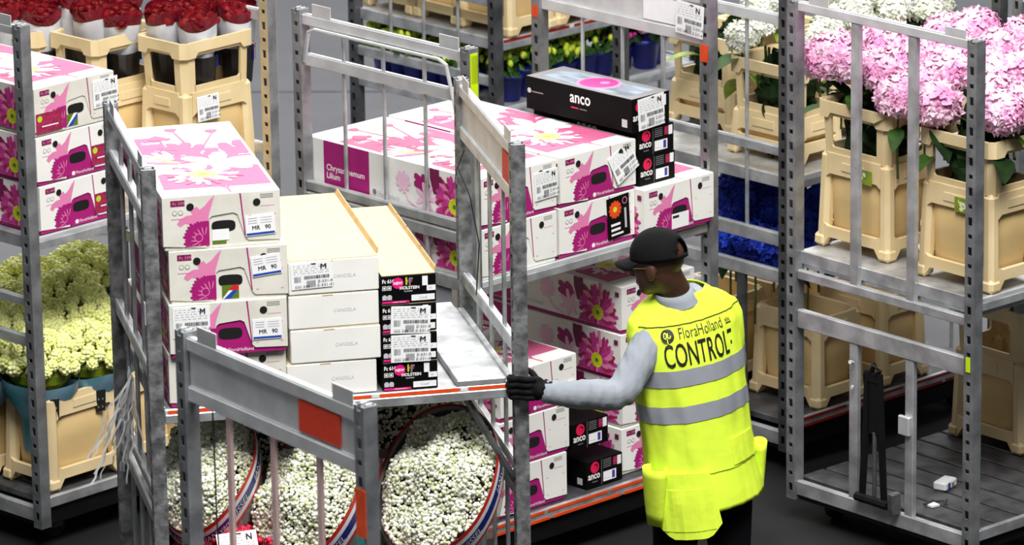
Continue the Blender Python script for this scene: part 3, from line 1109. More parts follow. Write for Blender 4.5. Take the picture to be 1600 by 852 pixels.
# ------------------------------------------------------------------ small black rose boxes
def rose_box(w, l, h, top):
    body = MB()
    body.cbox(0, w, 0, l, 0, h, 'carton_black', .002)
    pr = MB()
    p = Print(pr, (0, 0, 0), (1, 0, 0), (0, 0, 1), (0, -1, 0), (0, w, 0, h))
    p.disc(.045, h * .74, .024, 'rose_print', 18); p.disc(.050, h * .76, .012, 'carton_black', 12); p.disc(.048, h * .74, .009, 'rose_print', 10)
    p.text('anco', .042, .006, h * .33, 'print_white', bold=.0009, sx=.85)
    p.rect_(.03, h * .2, .06, h * .23, 'print_grey')
    p.rect_(.082, .003, .084, h - .003, 'print_grey')
    for i in range(5):
        p.rect_(.092, h * (.90 - .07 * i), .138, h * (.925 - .07 * i), 'print_grey')
    p.rect_(.148, h * .62, .17, h * .92, 'petal_red')
    p.rect_(.172, h * .60, .194, h * .93, 'paper')
    p.rect_(.092, h * .12, .165, h * .48, 'paper'); p.rect_(.142, h * .16, .158, h * .44, 'violet_print'); p.rect_(.098, h * .2, .13, h * .22, 'print_light')
    sd = MB()
    p = Print(sd, (0, 0, 0), (0, -1, 0), (0, 0, 1), (-1, 0, 0), (-l, 0, 0, h))
    p.text('anco', .068, -l * .58, h * .52, 'print_white', bold=.0013, sx=.9)
    p.rect_(-l * .57, h * .34, -l * .50, h * .38, 'rose_print'); p.rect_(-l * .49, h * .34, -l * .42, h * .37, 'print_grey')
    p.disc(-l + .02, h * .58, .011, 'print_light', 12); p.rect_(-l + .035, h * .54, -l + .10, h * .58, 'print_grey')
    p.rect_(-.055, h * .12, -.025, h * .36, 'print_light')
    tm = None
    if top:
        tm = MB()
        p = Print(tm, (0, 0, h), (1, 0, 0), (0, 1, 0), (0, 0, 1), (0, w, 0, l))
        p.rect_(0.002, .002, w - .002, l - .002, 'print_grey')
        p.rect_(w * .12, .05, w * .86, l - .05, 'film_window')
        p.disc(w * .5, l * .48, w * .40, 'pink_print', 24, 1.15)
        p.disc(w * .52, l * .49, w * .36, 'hot_pink', 24, 1.05)
        p.disc(w * .60, l * .46, w * .10, 'pink_print', 14)
        tm = tm.mesh('top_window')
    return body.mesh('body'), pr.mesh('end_print'), sd.mesh('side_print'), tm


rbs, rbt = rose_box(.203, .60, .115, True), rose_box(.215, .60, .135, True)
spots = [(.918, .0, 1.453, rbs, 'small black box with pink rose emblem, on the white carton under another black box', 0),
         (.912, .0, 1.570, rbs, 'small black box with pink rose emblem, right beneath the long topmost black box', 0),
         (.868, -.01, 1.687, rbt, 'long black box with a clear window in its top, topmost on the middle trolley', 1),
         (.575, .05, .405, rbs, 'small black box with pink rose emblem under the worker\'s forearm, upper of two', 0),
         (.655, .05, .226, rbs, 'small black box with pink rose emblem on the trolley base, lower of two', 0)]
for a, b_, z, ms, lb, k in spots:
    root = thing('rose_box', lb, 'box', wp('B', a, b_, z), POSE['B'][2] + .01 * k, 'black rose boxes on the middle trolley')
    link('body', ms[0], root); link('end_print', ms[1], root); link('side_print', ms[2], root)
    if k:
        link('top_window', ms[3], root)
        card('N', root, (.035, -.004, .0), (0, -.05, 0), 1.3)


# ------------------------------------------------------------------ buckets
def taper(mb, k0, s0, s1, h):
    for i in range(k0, len(mb.v)):
        x, y, z = mb.v[i]
        f = s0 + (s1 - s0) * min(1, max(0, z / h))
        mb.v[i] = (x * f, y * f, z)


def bucket_meshes(w, d, h):
    fr = MB()
    cw = .055
    for sx in (-1, 1):
        for sy in (-1, 1):
            x0, x1 = sorted((sx * w / 2, sx * (w / 2 - cw)))
            y0, y1 = sorted((sy * d / 2, sy * (d / 2 - cw)))
            fr.cbox(x0, x1, y0, y1, .0, h, 'bucket', .016)
            e = .007
            fr.cbox(x0 - (e if sx < 0 else 0), x1 + (e if sx > 0 else 0), y0 - (e if sy < 0 else 0), y1 + (e if sy > 0 else 0), .0, .055, 'bucket', .014)
    for S, T_, sgn, ax in ((w, d, -1, 0), (w, d, 1, 0), (d, w, -1, 1), (d, w, 1, 1)):
        c = S / 2 - cw + .012
        if ax == 0:
            o, U, N = (0, sgn * T_ / 2, 0), (1, 0, 0), (0, -sgn, 0)
        else:
            o, U, N = (sgn * T_ / 2, 0, 0), (0, 1, 0), (-sgn, 0, 0)
        fr.prism([(-c, .0), (-c + .03, .045), (c - .03, .045), (c, .0), (c, .10), (c - .02, .088), (-c + .02, .088), (-c, .10)], o, U, (0, 0, 1), N, .02, 'bucket')
        fr.prism([(-c, h - .10), (-c + .02, h - .085), (c - .02, h - .085), (c, h - .10), (c, h), (-c, h)], o, U, (0, 0, 1), N, .02, 'bucket')
        o2 = Vector(o) - Vector(N) * .004
        fr.prism([(-S * .16, h - .062), (S * .16, h - .062), (S * .16, h - .03), (-S * .16, h - .03)], o2, U, (0, 0, 1), N, .006, 'bucket')
    taper(fr, 0, 1.05, .97, h)
    tb = MB()
    rings = []
    for z, s in ((.03, .80), (.06, .84), (h * .5, .88), (h - .012, .93), (h - .012, .90), (.06, .78)):
        ring = []
        for i in range(24):
            t = 2 * pi * i / 24
            cx = math.copysign(abs(math.cos(t)) ** .45, math.cos(t)); cy = math.copysign(abs(math.sin(t)) ** .45, math.sin(t))
            ring.append((cx * s * w / 2, cy * s * d / 2, z))
        rings.append(ring)
    tb.loft(rings, 'bucket_tub')
    return fr.mesh('frame'), tb.mesh('tub', True)


def collar_meshes(w, d, h):
    fr = MB()
    cw = .062
    for sx in (-1, 1):
        for sy in (-1, 1):
            # corner column: chamfered thin shell
            pl = [(w / 2, d / 2 - cw), (w / 2, d / 2 - .026), (w / 2 - .026, d / 2), (w / 2 - cw, d / 2), (w / 2 - cw, d / 2 - .012), (w / 2 - .03, d / 2 - .012), (w / 2 - .012, d / 2 - .03), (w / 2 - .012, d / 2 - cw)]
            pl = [(x * sx, y * sy) for x, y in pl]
            if sx * sy < 0:
                pl = pl[::-1]
            fr.prism(pl, (0, 0, 0), (1, 0, 0), (0, 1, 0), (0, 0, 1), h, 'bucket')
    for S, T_, sgn, ax in ((w, d, -1, 0), (w, d, 1, 0), (d, w, -1, 1), (d, w, 1, 1)):
        c = S / 2 - cw + .004
        if ax == 0:
            o, U, N = (0, sgn * T_ / 2, 0), (1, 0, 0), (0, -sgn, 0)
        else:
            o, U, N = (sgn * T_ / 2, 0, 0), (0, 1, 0), (-sgn, 0, 0)
        fr.prism([(-c, .0), (c, .0), (c, .042), (c - .012, .03), (-c + .012, .03), (-c, .042)], o, U, (0, 0, 1), N, .012, 'bucket')
        fr.prism([(-c, h - .07), (-c + .012, h - .055), (c - .012, h - .055), (c, h - .07), (c, h), (-c, h)], o, U, (0, 0, 1), N, .012, 'bucket')
    taper(fr, 0, .95, 1.0, h)
    rm = MB()
    e = .010
    for sgn in (-1, 1):
        for S, T_, ax in ((w, d, 0), (d, w, 1)):
            c = S / 2 + e
            if ax == 0:
                o, U, N = (0, sgn * (T_ / 2 + e), 0), (1, 0, 0), (0, -sgn, 0)
            else:
                o, U, N = (sgn * (T_ / 2 + e), 0, 0), (0, 1, 0), (-sgn, 0, 0)
            q = c - .024
            rm.prism([(-q, h - .062), (-q + .045, h - .062), (-q + .06, h - .04), (q - .06, h - .04), (q - .045, h - .062), (q, h - .062), (q, h + .004), (-q, h + .004)], o, U, (0, 0, 1), N, .014, 'bucket')
    for sx in (-1, 1):
        for sy in (-1, 1):
            pl = [(w / 2 + e, d / 2 + e - .025), (w / 2 + e - .025, d / 2 + e), (w / 2 + e - .032, d / 2 + e - .010), (w / 2 + e - .010, d / 2 + e - .032)]
            pl = [(x * sx, y * sy) for x, y in pl]
            if sx * sy < 0:
                pl = pl[::-1]
            rm.prism(pl, (0, 0, h - .062), (1, 0, 0), (0, 1, 0), (0, 0, 1), .066, 'bucket')
    return fr.mesh('wall'), rm.mesh('rim')


BK = bucket_meshes(.39, .285, .395)
BKS = bucket_meshes(.39, .285, .20)
COL_ = collar_meshes(.385, .28, .215)


def bucket(t, a, b_, z, label, group, turn=0.0, ms=None, ztop=None):
    ms = ms or BK
    root = thing('flower_bucket', label, 'bucket', wp(t, a, b_, z), POSE[t][2] + turn, group)
    link('frame', ms[0], root); link('tub', ms[1], root)
    return root


def collar(t, a, b_, z, label, group, turn=0.0):
    root = thing('bucket_collar', label, 'bucket collar', wp(t, a, b_, z), POSE[t][2] + turn, group)
    link('wall', COL_[0], root); link('rim', COL_[1], root)
    return root


H90 = pi / 2
# left trolley: rose buckets (long side along the trolley)
AB = [(1.125, .235, 'nearest the perforated post'), (.93, .56, 'in the middle of the three'), (.86, .86, 'farthest to the left, half hidden by the carton')]
for i, (a, b_, tx) in enumerate(AB):
    bk = bucket('A', a, b_, 1.313, 'beige bucket under the red roses, ' + tx, 'rose buckets on the left trolley')
    collar('A', a, b_, 1.703, 'beige open collar holding red roses, ' + tx, 'rose bucket collars', 0)
    if i == 0:
        card('N', bk, (-.13, -.148, .27), (-.05, 0, 0), 1.05)
bucket('A', .285, .185, .214, 'beige bucket under the green blooms, right of the left post', 'buckets on the left trolley base')
bucket('A', .22, .50, .214, 'beige bucket under the green blooms, cut off by the left edge', 'buckets on the left trolley base')
bucket('A', .72, .19, .214, 'beige bucket on the left trolley base, mostly hidden behind the held trolley', 'buckets on the left trolley base')
# right trolley: hydrangea buckets (short side along the trolley)
DB = [(.275, .79, 'seen between the two frame bars'), (.245, .20, 'behind the near right post')]
for a, b_, tx in DB:
    bk = bucket('D', a, b_, 1.15, 'beige bucket under the pink hydrangeas, ' + tx, 'buckets on the right trolley', H90)
    collar('D', a, b_, 1.54, 'beige open collar around pink hydrangea stems, ' + tx, 'collars on the right trolley', H90)
    lb = MB()
    lb.cbox(0, .11, -.001, 0, 0, .06, 'leaf_lime', .0003)
    p = Print(lb, (0, -.001, 0), (1, 0, 0), (0, 0, 1), (0, -1, 0), (0, .11, 0, .06))
    for q in range(14):
        rr = random.Random(q)
        p.disc(.02 + rr.random() * .06, .01 + rr.random() * .04, .009, ('white_petal', 'viburnum', 'leaf_lime')[q % 3], 8)
    o2 = link('flower_label', lb, bk, (.0, .144, .3)); o2.rotation_euler = (0.02, 0, pi)
bk = bucket('D', 1.0, .72, .187, 'beige bucket on the right trolley base at the picture edge', 'buckets on the right trolley', H90)
collar('D', 1.0, .72, .577, 'beige open collar low at the right picture edge', 'collars on the right trolley', H90)
# trolley behind: short buckets with collars
FB = [(.30, .29, 'beside the dark post'), (.48, .84, 'left of the near trolley post'), (.80, .30, 'behind the tall pink bucket'), (.75, .82, 'second row, deep in the shade'), (1.1, .3, 'far right behind the pink blooms')]
for a, b_, tx in FB:
    bucket('F', a, b_, 1.287, 'low beige bucket under white hydrangeas, ' + tx, 'white hydrangea buckets', H90, BKS)
    collar('F', a, b_, 1.487, 'beige collar around white hydrangeas, ' + tx, 'white hydrangea collars', H90)
for a, b_, tx in ((.30, .72, 'beside the worker\'s back'), (.36, .22, 'behind the left bar of the right trolley'), (.62, .70, 'second row'), (.78, .24, 'behind the right bar of the right trolley')):
    bucket('F', a, b_, .222, 'shaded beige bucket on the rear trolley base, ' + tx, 'buckets on the rear trolley base', H90)
carton('H', .72, .02, 1.302, 'small far carton with magenta print on the far trolley shelf', 'cartons on the far trolley', 'magenta')
for i, (a, b_) in enumerate(((.22, .18), (.22, .50), (.22, .80), (.53, .18), (.53, .5))):
    bucket('H', a, b_, 1.302, 'beige crate on the far trolley shelf, ' + ('right of its near post', 'between the two middle bars', 'beside its far left post', 'right half of the shelf', 'rear of the shelf')[i], 'crates on the far trolley', H90)


# ------------------------------------------------------------------ flowers
def fib(n, top=1.0, bot=-1.0):
    out = []
    for i in range(n):
        z = top + (bot - top) * (i + .5) / n
        rr = math.sqrt(max(0, 1 - z * z))
        t = i * 2.399963
        out.append(Vector((rr * math.cos(t), rr * math.sin(t), z)))
    return out


def hydrangea_mesh(m, R, n, ps, seed, core):
    rnd = random.Random(seed)
    mb = MB()
    mb.ellipsoid((0, 0, 0), (R * .86, R * .86, R * .80), 14, 9, core)
    for d in fib(n, 1.0, -.62):
        d = (d + Vector((rnd.uniform(-.09, .09), rnd.uniform(-.09, .09), rnd.uniform(-.09, .09)))).normalized()
        rr = R * rnd.uniform(.86, 1.05)
        c = Vector((d.x * rr, d.y * rr, d.z * rr * .93))
        nn = (d + Vector((rnd.uniform(-.45, .45), rnd.uniform(-.45, .45), rnd.uniform(-.45, .45)))).normalized()
        a = nn.orthogonal().normalized()
        a.rotate(Matrix.Rotation(rnd.uniform(0, 6.3), 3, nn))
        b_ = nn.cross(a)
        s = ps * rnd.uniform(.8, 1.2)
        vs, fs = [c], []
        for k in range(4):
            t0 = k * pi / 2
            u = a * math.cos(t0) + b_ * math.sin(t0)
            w = a * math.cos(t0 + pi / 4) + b_ * math.sin(t0 + pi / 4)
            vs.append(c + u * s * 1.0 + nn * s * rnd.uniform(.05, .4))
            vs.append(c + w * s * .62 - nn * s * .05)
            w2 = a * math.cos(t0 - pi / 4) + b_ * math.sin(t0 - pi / 4)
            vs.append(c + w2 * s * .62 - nn * s * .05)
            fs.append((0, k * 3 + 3, k * 3 + 1, k * 3 + 2))
        mb.add(vs, fs, m)
    return mb.mesh('flower_head')


def leaf_mesh(m, l=.13, w=.075):
    mb = MB()
    n = 6
    vs, fs = [], []
    for i in range(n + 1):
        t = i / n
        ww = w * .5 * math.sin(pi * t ** .8) ** .8 if 0 < t < 1 else .001
        z = -.35 * l * t * t
        vs += [(l * t, -ww, z + .25 * ww), (l * t, 0, z), (l * t, ww, z + .25 * ww)]
    for i in range(n):
        for k in (0, 1):
            a = i * 3 + k
            fs.append((a, a + 3, a + 4, a + 1))
    mb.add(vs, fs, m)
    return mb.mesh('leaf', True)


LEAF = {k: leaf_mesh(k) for k in ('leaf', 'leaf_dark', 'leaf_lime')}
PINK = [hydrangea_mesh('pink_petal', .098, 170, .024, s, 'pink_petal') for s in (1, 2, 3)]
WHITE = [hydrangea_mesh('white_petal', .072, 130, .016, s, 'white_petal') for s in (4, 5)]
BLUE = [hydrangea_mesh('blue_petal', .11, 190, .020, s, 'blue_petal') for s in (6, 7)]
_stem = {}


def stem_mesh(l):
    l = round(l, 1)
    if l not in _stem:
        mb = MB()
        mb.tube([(0, 0, -l), (.004, 0, -l * .5), (0, 0, 0)], .005, 6, 'stem')
        _stem[l] = mb.mesh('stem', True)
    return _stem[l]


def flower(t, a, b_, z, head, label, group, rnd, leaves=2, lm=('leaf', 'leaf_dark'), stem=.4, sc=1.0, cat='flower', name='hydrangea'):
    root = thing(name, label, cat, wp(t, a, b_, z), rnd.uniform(0, 6.28), group)
    root.scale = (sc, sc, sc)
    h = link('flower_head', head, root)
    h.rotation_euler = (rnd.uniform(-.35, .35), rnd.uniform(-.35, .35), rnd.uniform(0, 6))
    link('stem', stem_mesh(stem), root, (0, 0, -.05))
    for k in range(leaves):
        l = link('leaf', LEAF[rnd.choice(lm)], root, (0, 0, -.08 - .05 * k))
        l.rotation_euler = (rnd.uniform(-.3, .3), rnd.uniform(-.2, .5), 2 * pi * k / max(1, leaves) + rnd.uniform(-.5, .5))
        l.scale = [rnd.uniform(.9, 1.25)] * 3


rnd = random.Random(11)
pink = [(.2, 1.0, 1.905), (.3, 1.02, 1.914), (.36, .90, 1.94), (.2, .84, 1.90), (.35, .80, 1.985), (.22, .70, 1.905), (.18, .585, 1.83), (.42, .70, 1.945), (.3, .555, 1.85), (.13, .345, 1.845), (.6, .72, 1.985), (.5, .554, 1.938), (.38, .52, 1.905), (.62, .58, 2.02), (.55, .39, 1.98), (.45, .21, 1.94), (.35, .25, 1.935), (.18, .03, 1.865), (.33, .02, 1.87), (.62, .25, 1.97), (.28, .17, 1.895), (.75, .42, 1.99)]
for (a, b_, z) in pink:
    flower('D', a, b_, z, rnd.choice(PINK), ('pink hydrangea bloom above the bucket between the frame bars' if b_ > .5 else 'pink hydrangea bloom above the bucket behind the near right post'), 'pink hydrangeas', rnd, sc=rnd.uniform(.88, 1.1), stem=.3, leaves=3)
for (a, b_, z) in [(.199, .45, 1.784), (.45, .6, 1.85), (.367, .5, 1.80), (.522, .3, 1.738), (.643, .35, 1.79), (.89, .45, 1.80), (.77, .3, 1.75), (.98, .3, 1.785), (1.12, .42, 1.80), (1.14, .25, 1.765), (1.25, .30, 1.77), (1.18, .6, 1.78), (.95, .62, 1.82), (.30, .80, 1.80), (.62, .62, 1.83)]:
    flower('F', a, b_, z, rnd.choice(WHITE), 'white hydrangea bloom on the rear trolley behind the pink ones', 'white hydrangeas', rnd, lm=('leaf', 'leaf_dark', 'leaf_lime'), sc=rnd.uniform(.95, 1.15), stem=.3, leaves=3)
for (a, b_, z) in [(.27, .56, 1.02), (.34, .40, .965), (.18, .36, .90), (.58, .60, .99), (.64, .42, .95), (.25, .27, .88), (.20, .52, .88), (.50, .74, 1.02), (.54, .42, .88), (.42, .28, .86), (.35, .62, .90)]:
    flower('F', a, b_, z, rnd.choice(BLUE), 'deep blue hydrangea bloom in the shade below the rear trolley shelf', 'blue hydrangeas', rnd, leaves=1, lm=('leaf_dark',), stem=.3, sc=rnd.uniform(.9, 1.1))


# foliage inside the collars of the hydrangea buckets
def spray(t, a, b_, z0, z1, n, rad, label, group, seed):
    rr = random.Random(seed)
    root = thing('leafy_stems', label, 'foliage', wp(t, a, b_, z0), 0, group)
    for k in range(n):
        l = link('leaf', LEAF[rr.choice(('leaf', 'leaf_dark', 'leaf_dark'))], root, (rr.uniform(-rad, rad) * .6, rr.uniform(-rad, rad) * .6, rr.uniform(.02, z1 - z0)))
        l.rotation_euler = (rr.uniform(-.6, .6), rr.choice((-1, 1)) * rr.uniform(.7, 1.4), rr.uniform(0, 6.28))
        l.scale = [rr.uniform(.6, .9)] * 3
    mb = MB()
    for k in range(9):
        x, y = rr.uniform(-rad, rad) * .5, rr.uniform(-rad, rad) * .5
        mb.tube([(x, y, -.3), (x * 1.2, y * 1.2, z1 - z0)], .006, 5, 'leaf_dark')
    link('stems', mb, root)
    ms = MB()
    ms.ellipsoid((0, 0, .06), (.125, .125, .15), 18, 12, 'leaf_dark')  # leaf-coloured lump added to make the inside of the collar dark
    for k in range(len(ms.v)):
        x, y, z = ms.v[k]
        f = 1 + .35 * noise.noise(Vector((x * 26 + seed, y * 26, z * 26)))
        ms.v[k] = (x * f, y * f, .06 + (z - .06) * f)
    link('foliage', ms, root)


for i, (a, b_, tx) in enumerate(DB):
    spray('D', a, b_, 1.56, 1.80, 40, .14, 'green leaves in the collar under pink hydrangeas, ' + tx, 'bucket foliage', 20 + i)
for i, (a, b_, tx) in enumerate(FB):
    spray('F', a, b_, 1.50, 1.74, 40, .15, 'green leaves in the collar under white hydrangeas, ' + tx, 'bucket foliage', 40 + i)


# roses in sleeves
def rose_mesh():
    mb = MB()
    rr = random.Random(2)
    for ring, (n, r0, r1, z0, z1) in enumerate(((6, .012, .030, -.02, .012), (5, .009, .022, -.016, .018), (4, .005, .014, -.01, .022), (3, .001, .007, 0, .024))):
        for k in range(n):
            t = 2 * pi * k / n + ring * .5
            vs = []
            for j, (rad, z) in enumerate(((r0, z0), (r1, (z0 + z1) / 2), (r1 * 1.08, z1))):
                for q in (-1, 0, 1):
                    tt = t + q * pi / n * 1.15
                    rd = rad * (1 if q == 0 else .92)
                    vs.append((rd * math.cos(tt), rd * math.sin(tt), z - (0.004 if q else 0)))
            fs = [(0, 1, 4, 3), (1, 2, 5, 4), (3, 4, 7, 6), (4, 5, 8, 7)]
            mb.add(vs, fs, 'rose_red')
    mb.ellipsoid((0, 0, 0), (.020, .020, .02), 8, 5, 'rose_red')
    return mb.mesh('rose', True)


ROSE = rose_mesh()


def sleeve_mb(R, r, l, m, rim=None, wob=.06, seed=1, n=28):
    rr = random.Random(seed)
    ph = [rr.uniform(0, 6) for _ in range(3)]

    def ring(rad, z, off=0.0):
        return [((rad * (1 + wob * math.sin(3 * t + ph[0]) * .6 + wob * .4 * math.sin(7 * t + ph[1])) + off) * math.cos(t), (rad * (1 + wob * math.sin(3 * t + ph[0]) * .6 + wob * .4 * math.sin(7 * t + ph[1])) + off) * math.sin(t), z + .012 * math.sin(2 * t + ph[2]))
                for t in [2 * pi * k / n for k in range(n)]]
    mb = MB()
    mb.loft([ring(r, -l), ring(r * 1.2 + .0, -l * .6), ring(R * .97, -.07), ring(R, -.02)], m, False)
    if rim:
        mb.loft([ring(R, -.02), ring(R * 1.03, .02), ring(R * 1.02, .028)], rim, False)
    return mb


for i, (a, b_, z) in enumerate([(1.085, .17, 1.985), (1.03, .31, 2.0), (1.30, .17, 1.985), (1.30, .32, 2.0), (1.17, .30, 2.02), (.93, .47, 1.985), (.85, .56, 2.01), (1.03, .58, 2.01), (.88, .68, 2.02), (.75, .77, 1.98), (.82, .88, 2.0), (.68, .90, 1.99), (.95, .86, 2.0)]):
    rr = random.Random(100 + i)
    root = thing('rose_bouquet', 'dark red roses in a printed sleeve, ' + ('above the bucket by the perforated post', 'above the middle beige bucket', 'above the leftmost beige bucket')[0 if i < 5 else (1 if i < 9 else 2)], 'bouquet', wp('A', a, b_, z), 0, 'red rose bunches')
    root.rotation_euler = (rr.uniform(.02, .22), rr.uniform(-.12, .12), rr.uniform(-.4, .4))
    link('sleeve', sleeve_mb(.082, .05, .30, 'sleeve_white', 'sleeve_red_rim', .05, i).mesh('sleeve', True), root)
    dk = MB()
    ring = [[(rad * math.cos(2 * pi * k / 16), rad * math.sin(2 * pi * k / 16), zz) for k in range(16)] for rad, zz in ((.062, -.30), (.075, -.16), (.08, -.14))]
    dk.loft(ring, 'sleeve_dark', False)
    for k in range(3):
        dk.box(.06 + .0, .078, -.012 + .008 * k, -.006 + .008 * k, -.20, -.13, ('band_blue', 'band_white', 'band_red')[k])
    link('sleeve_base', dk, root)
    for k, d in enumerate(fib(17, 1.0, .18)):
        ro = link('rose', ROSE, root, (d.x * .068, d.y * .068, -.012 + d.z * .035))
        ro.rotation_euler = (-d.y * .6, d.x * .6, rr.uniform(0, 6))


# viburnum bunches
def viburnum_mesh():
    mb = MB()
    rr = random.Random(8)
    mb.ellipsoid((0, 0, 0), (.022, .022, .021), 8, 6, 'viburnum')
    for d in fib(26, 1, -.5):
        c = d * .022
        mb.ellipsoid(c, (.0085, .0085, .0085), 5, 4, 'viburnum')
    return mb.mesh('flower_head', True)


VIB = viburnum_mesh()
for i, (a, b_, z, tx) in enumerate([(.18, .19, .715, 'front row, just right of the post'), (.42, .18, .70, 'front row beside the held trolley'), (.06, .42, .73, 'half hidden by the left post'), (.33, .44, .735, 'second row, middle'), (.60, .42, .725, 'second row at the right'), (.20, .70, .735, 'third row, cut by the left edge'), (.48, .70, .74, 'third row, middle'), (.76, .68, .745, 'third row at the right'), (.52, .96, .74, 'rear row at the left'), (.80, .96, .745, 'rear row, middle'), (1.08, .95, .75, 'rear row, half behind the held trolley'), (.72, .16, .71, 'front row, hidden mostly by the held trolley')]):
    rr = random.Random(200 + i)
    root = thing('viburnum_bouquet', 'pale green snowball blooms in a blue sleeve, ' + tx, 'bouquet', wp('A', a, b_, z), POSE['A'][2], 'green snowball bunches')
    root.rotation_euler = (rr.uniform(.05, .2), 0, POSE['A'][2])
    for k, d in enumerate(fib(46, 1.0, -.05)):
        s = rr.uniform(.9, 1.35)
        h = link('flower_head', VIB, root, (d.x * .15, d.y * .15, d.z * .115 + rr.uniform(-.01, .01)))
        h.scale = (s, s, s)
        h.rotation_euler = (rr.uniform(0, 3), rr.uniform(0, 3), 0)
    cb = MB()
    cb.ellipsoid((0, 0, -.02), (.135, .135, .10), 14, 8, 'leaf_lime')
    link('foliage', cb, root)
    sm = sleeve_mb(.165, .07, .34, 'sleeve_blue', None, .06, i)
    for v in range(len(sm.v)):
        x, y, zz = sm.v[v]
        sm.v[v] = (x, y, zz - .03)
    sl = link('sleeve', sm.mesh('sleeve', True), root)
    for k in range(3):
        lb = MB()
        t = -1.9 + k * 1.15
        M = Matrix.Rotation(t, 4, 'Z') @ Matrix.Translation((.148, 0, -.15))
        lb.box(-.002, .012, -.02, .02, -.045, .045, 'ink', M)
        for q in range(4):
            lb.box(.0125, .0135, -.014 + .018 * (q % 2), -.009 + .018 * (q % 2), -.030 + .034 * (q // 2), -.022 + .034 * (q // 2), 'print_grey', M)
        link('sleeve_print', lb, sl)


# ------------------------------------------------------------------ gypsophila bunches on the held trolley
ICO_V = []
_ph = (1 + 5 ** .5) / 2
for a_, b_ in ((1, _ph), (-1, _ph), (1, -_ph), (-1, -_ph)):
    ICO_V += [(0, a_, b_), (a_, b_, 0), (b_, 0, a_)]
ICO_V = np.array(ICO_V) / math.sqrt(1 + _ph * _ph)
ICO_F = []
for i in range(12):
    for j in range(i + 1, 12):
        for k in range(j + 1, 12):
            d = [np.linalg.norm(ICO_V[p] - ICO_V[q]) for p, q in ((i, j), (j, k), (i, k))]
            if max(d) < 1.1:
                nrm = np.cross(ICO_V[j] - ICO_V[i], ICO_V[k] - ICO_V[i])
                ICO_F.append((i, j, k) if np.dot(nrm, ICO_V[i]) > 0 else (i, k, j))
ICO_F = np.array(ICO_F)


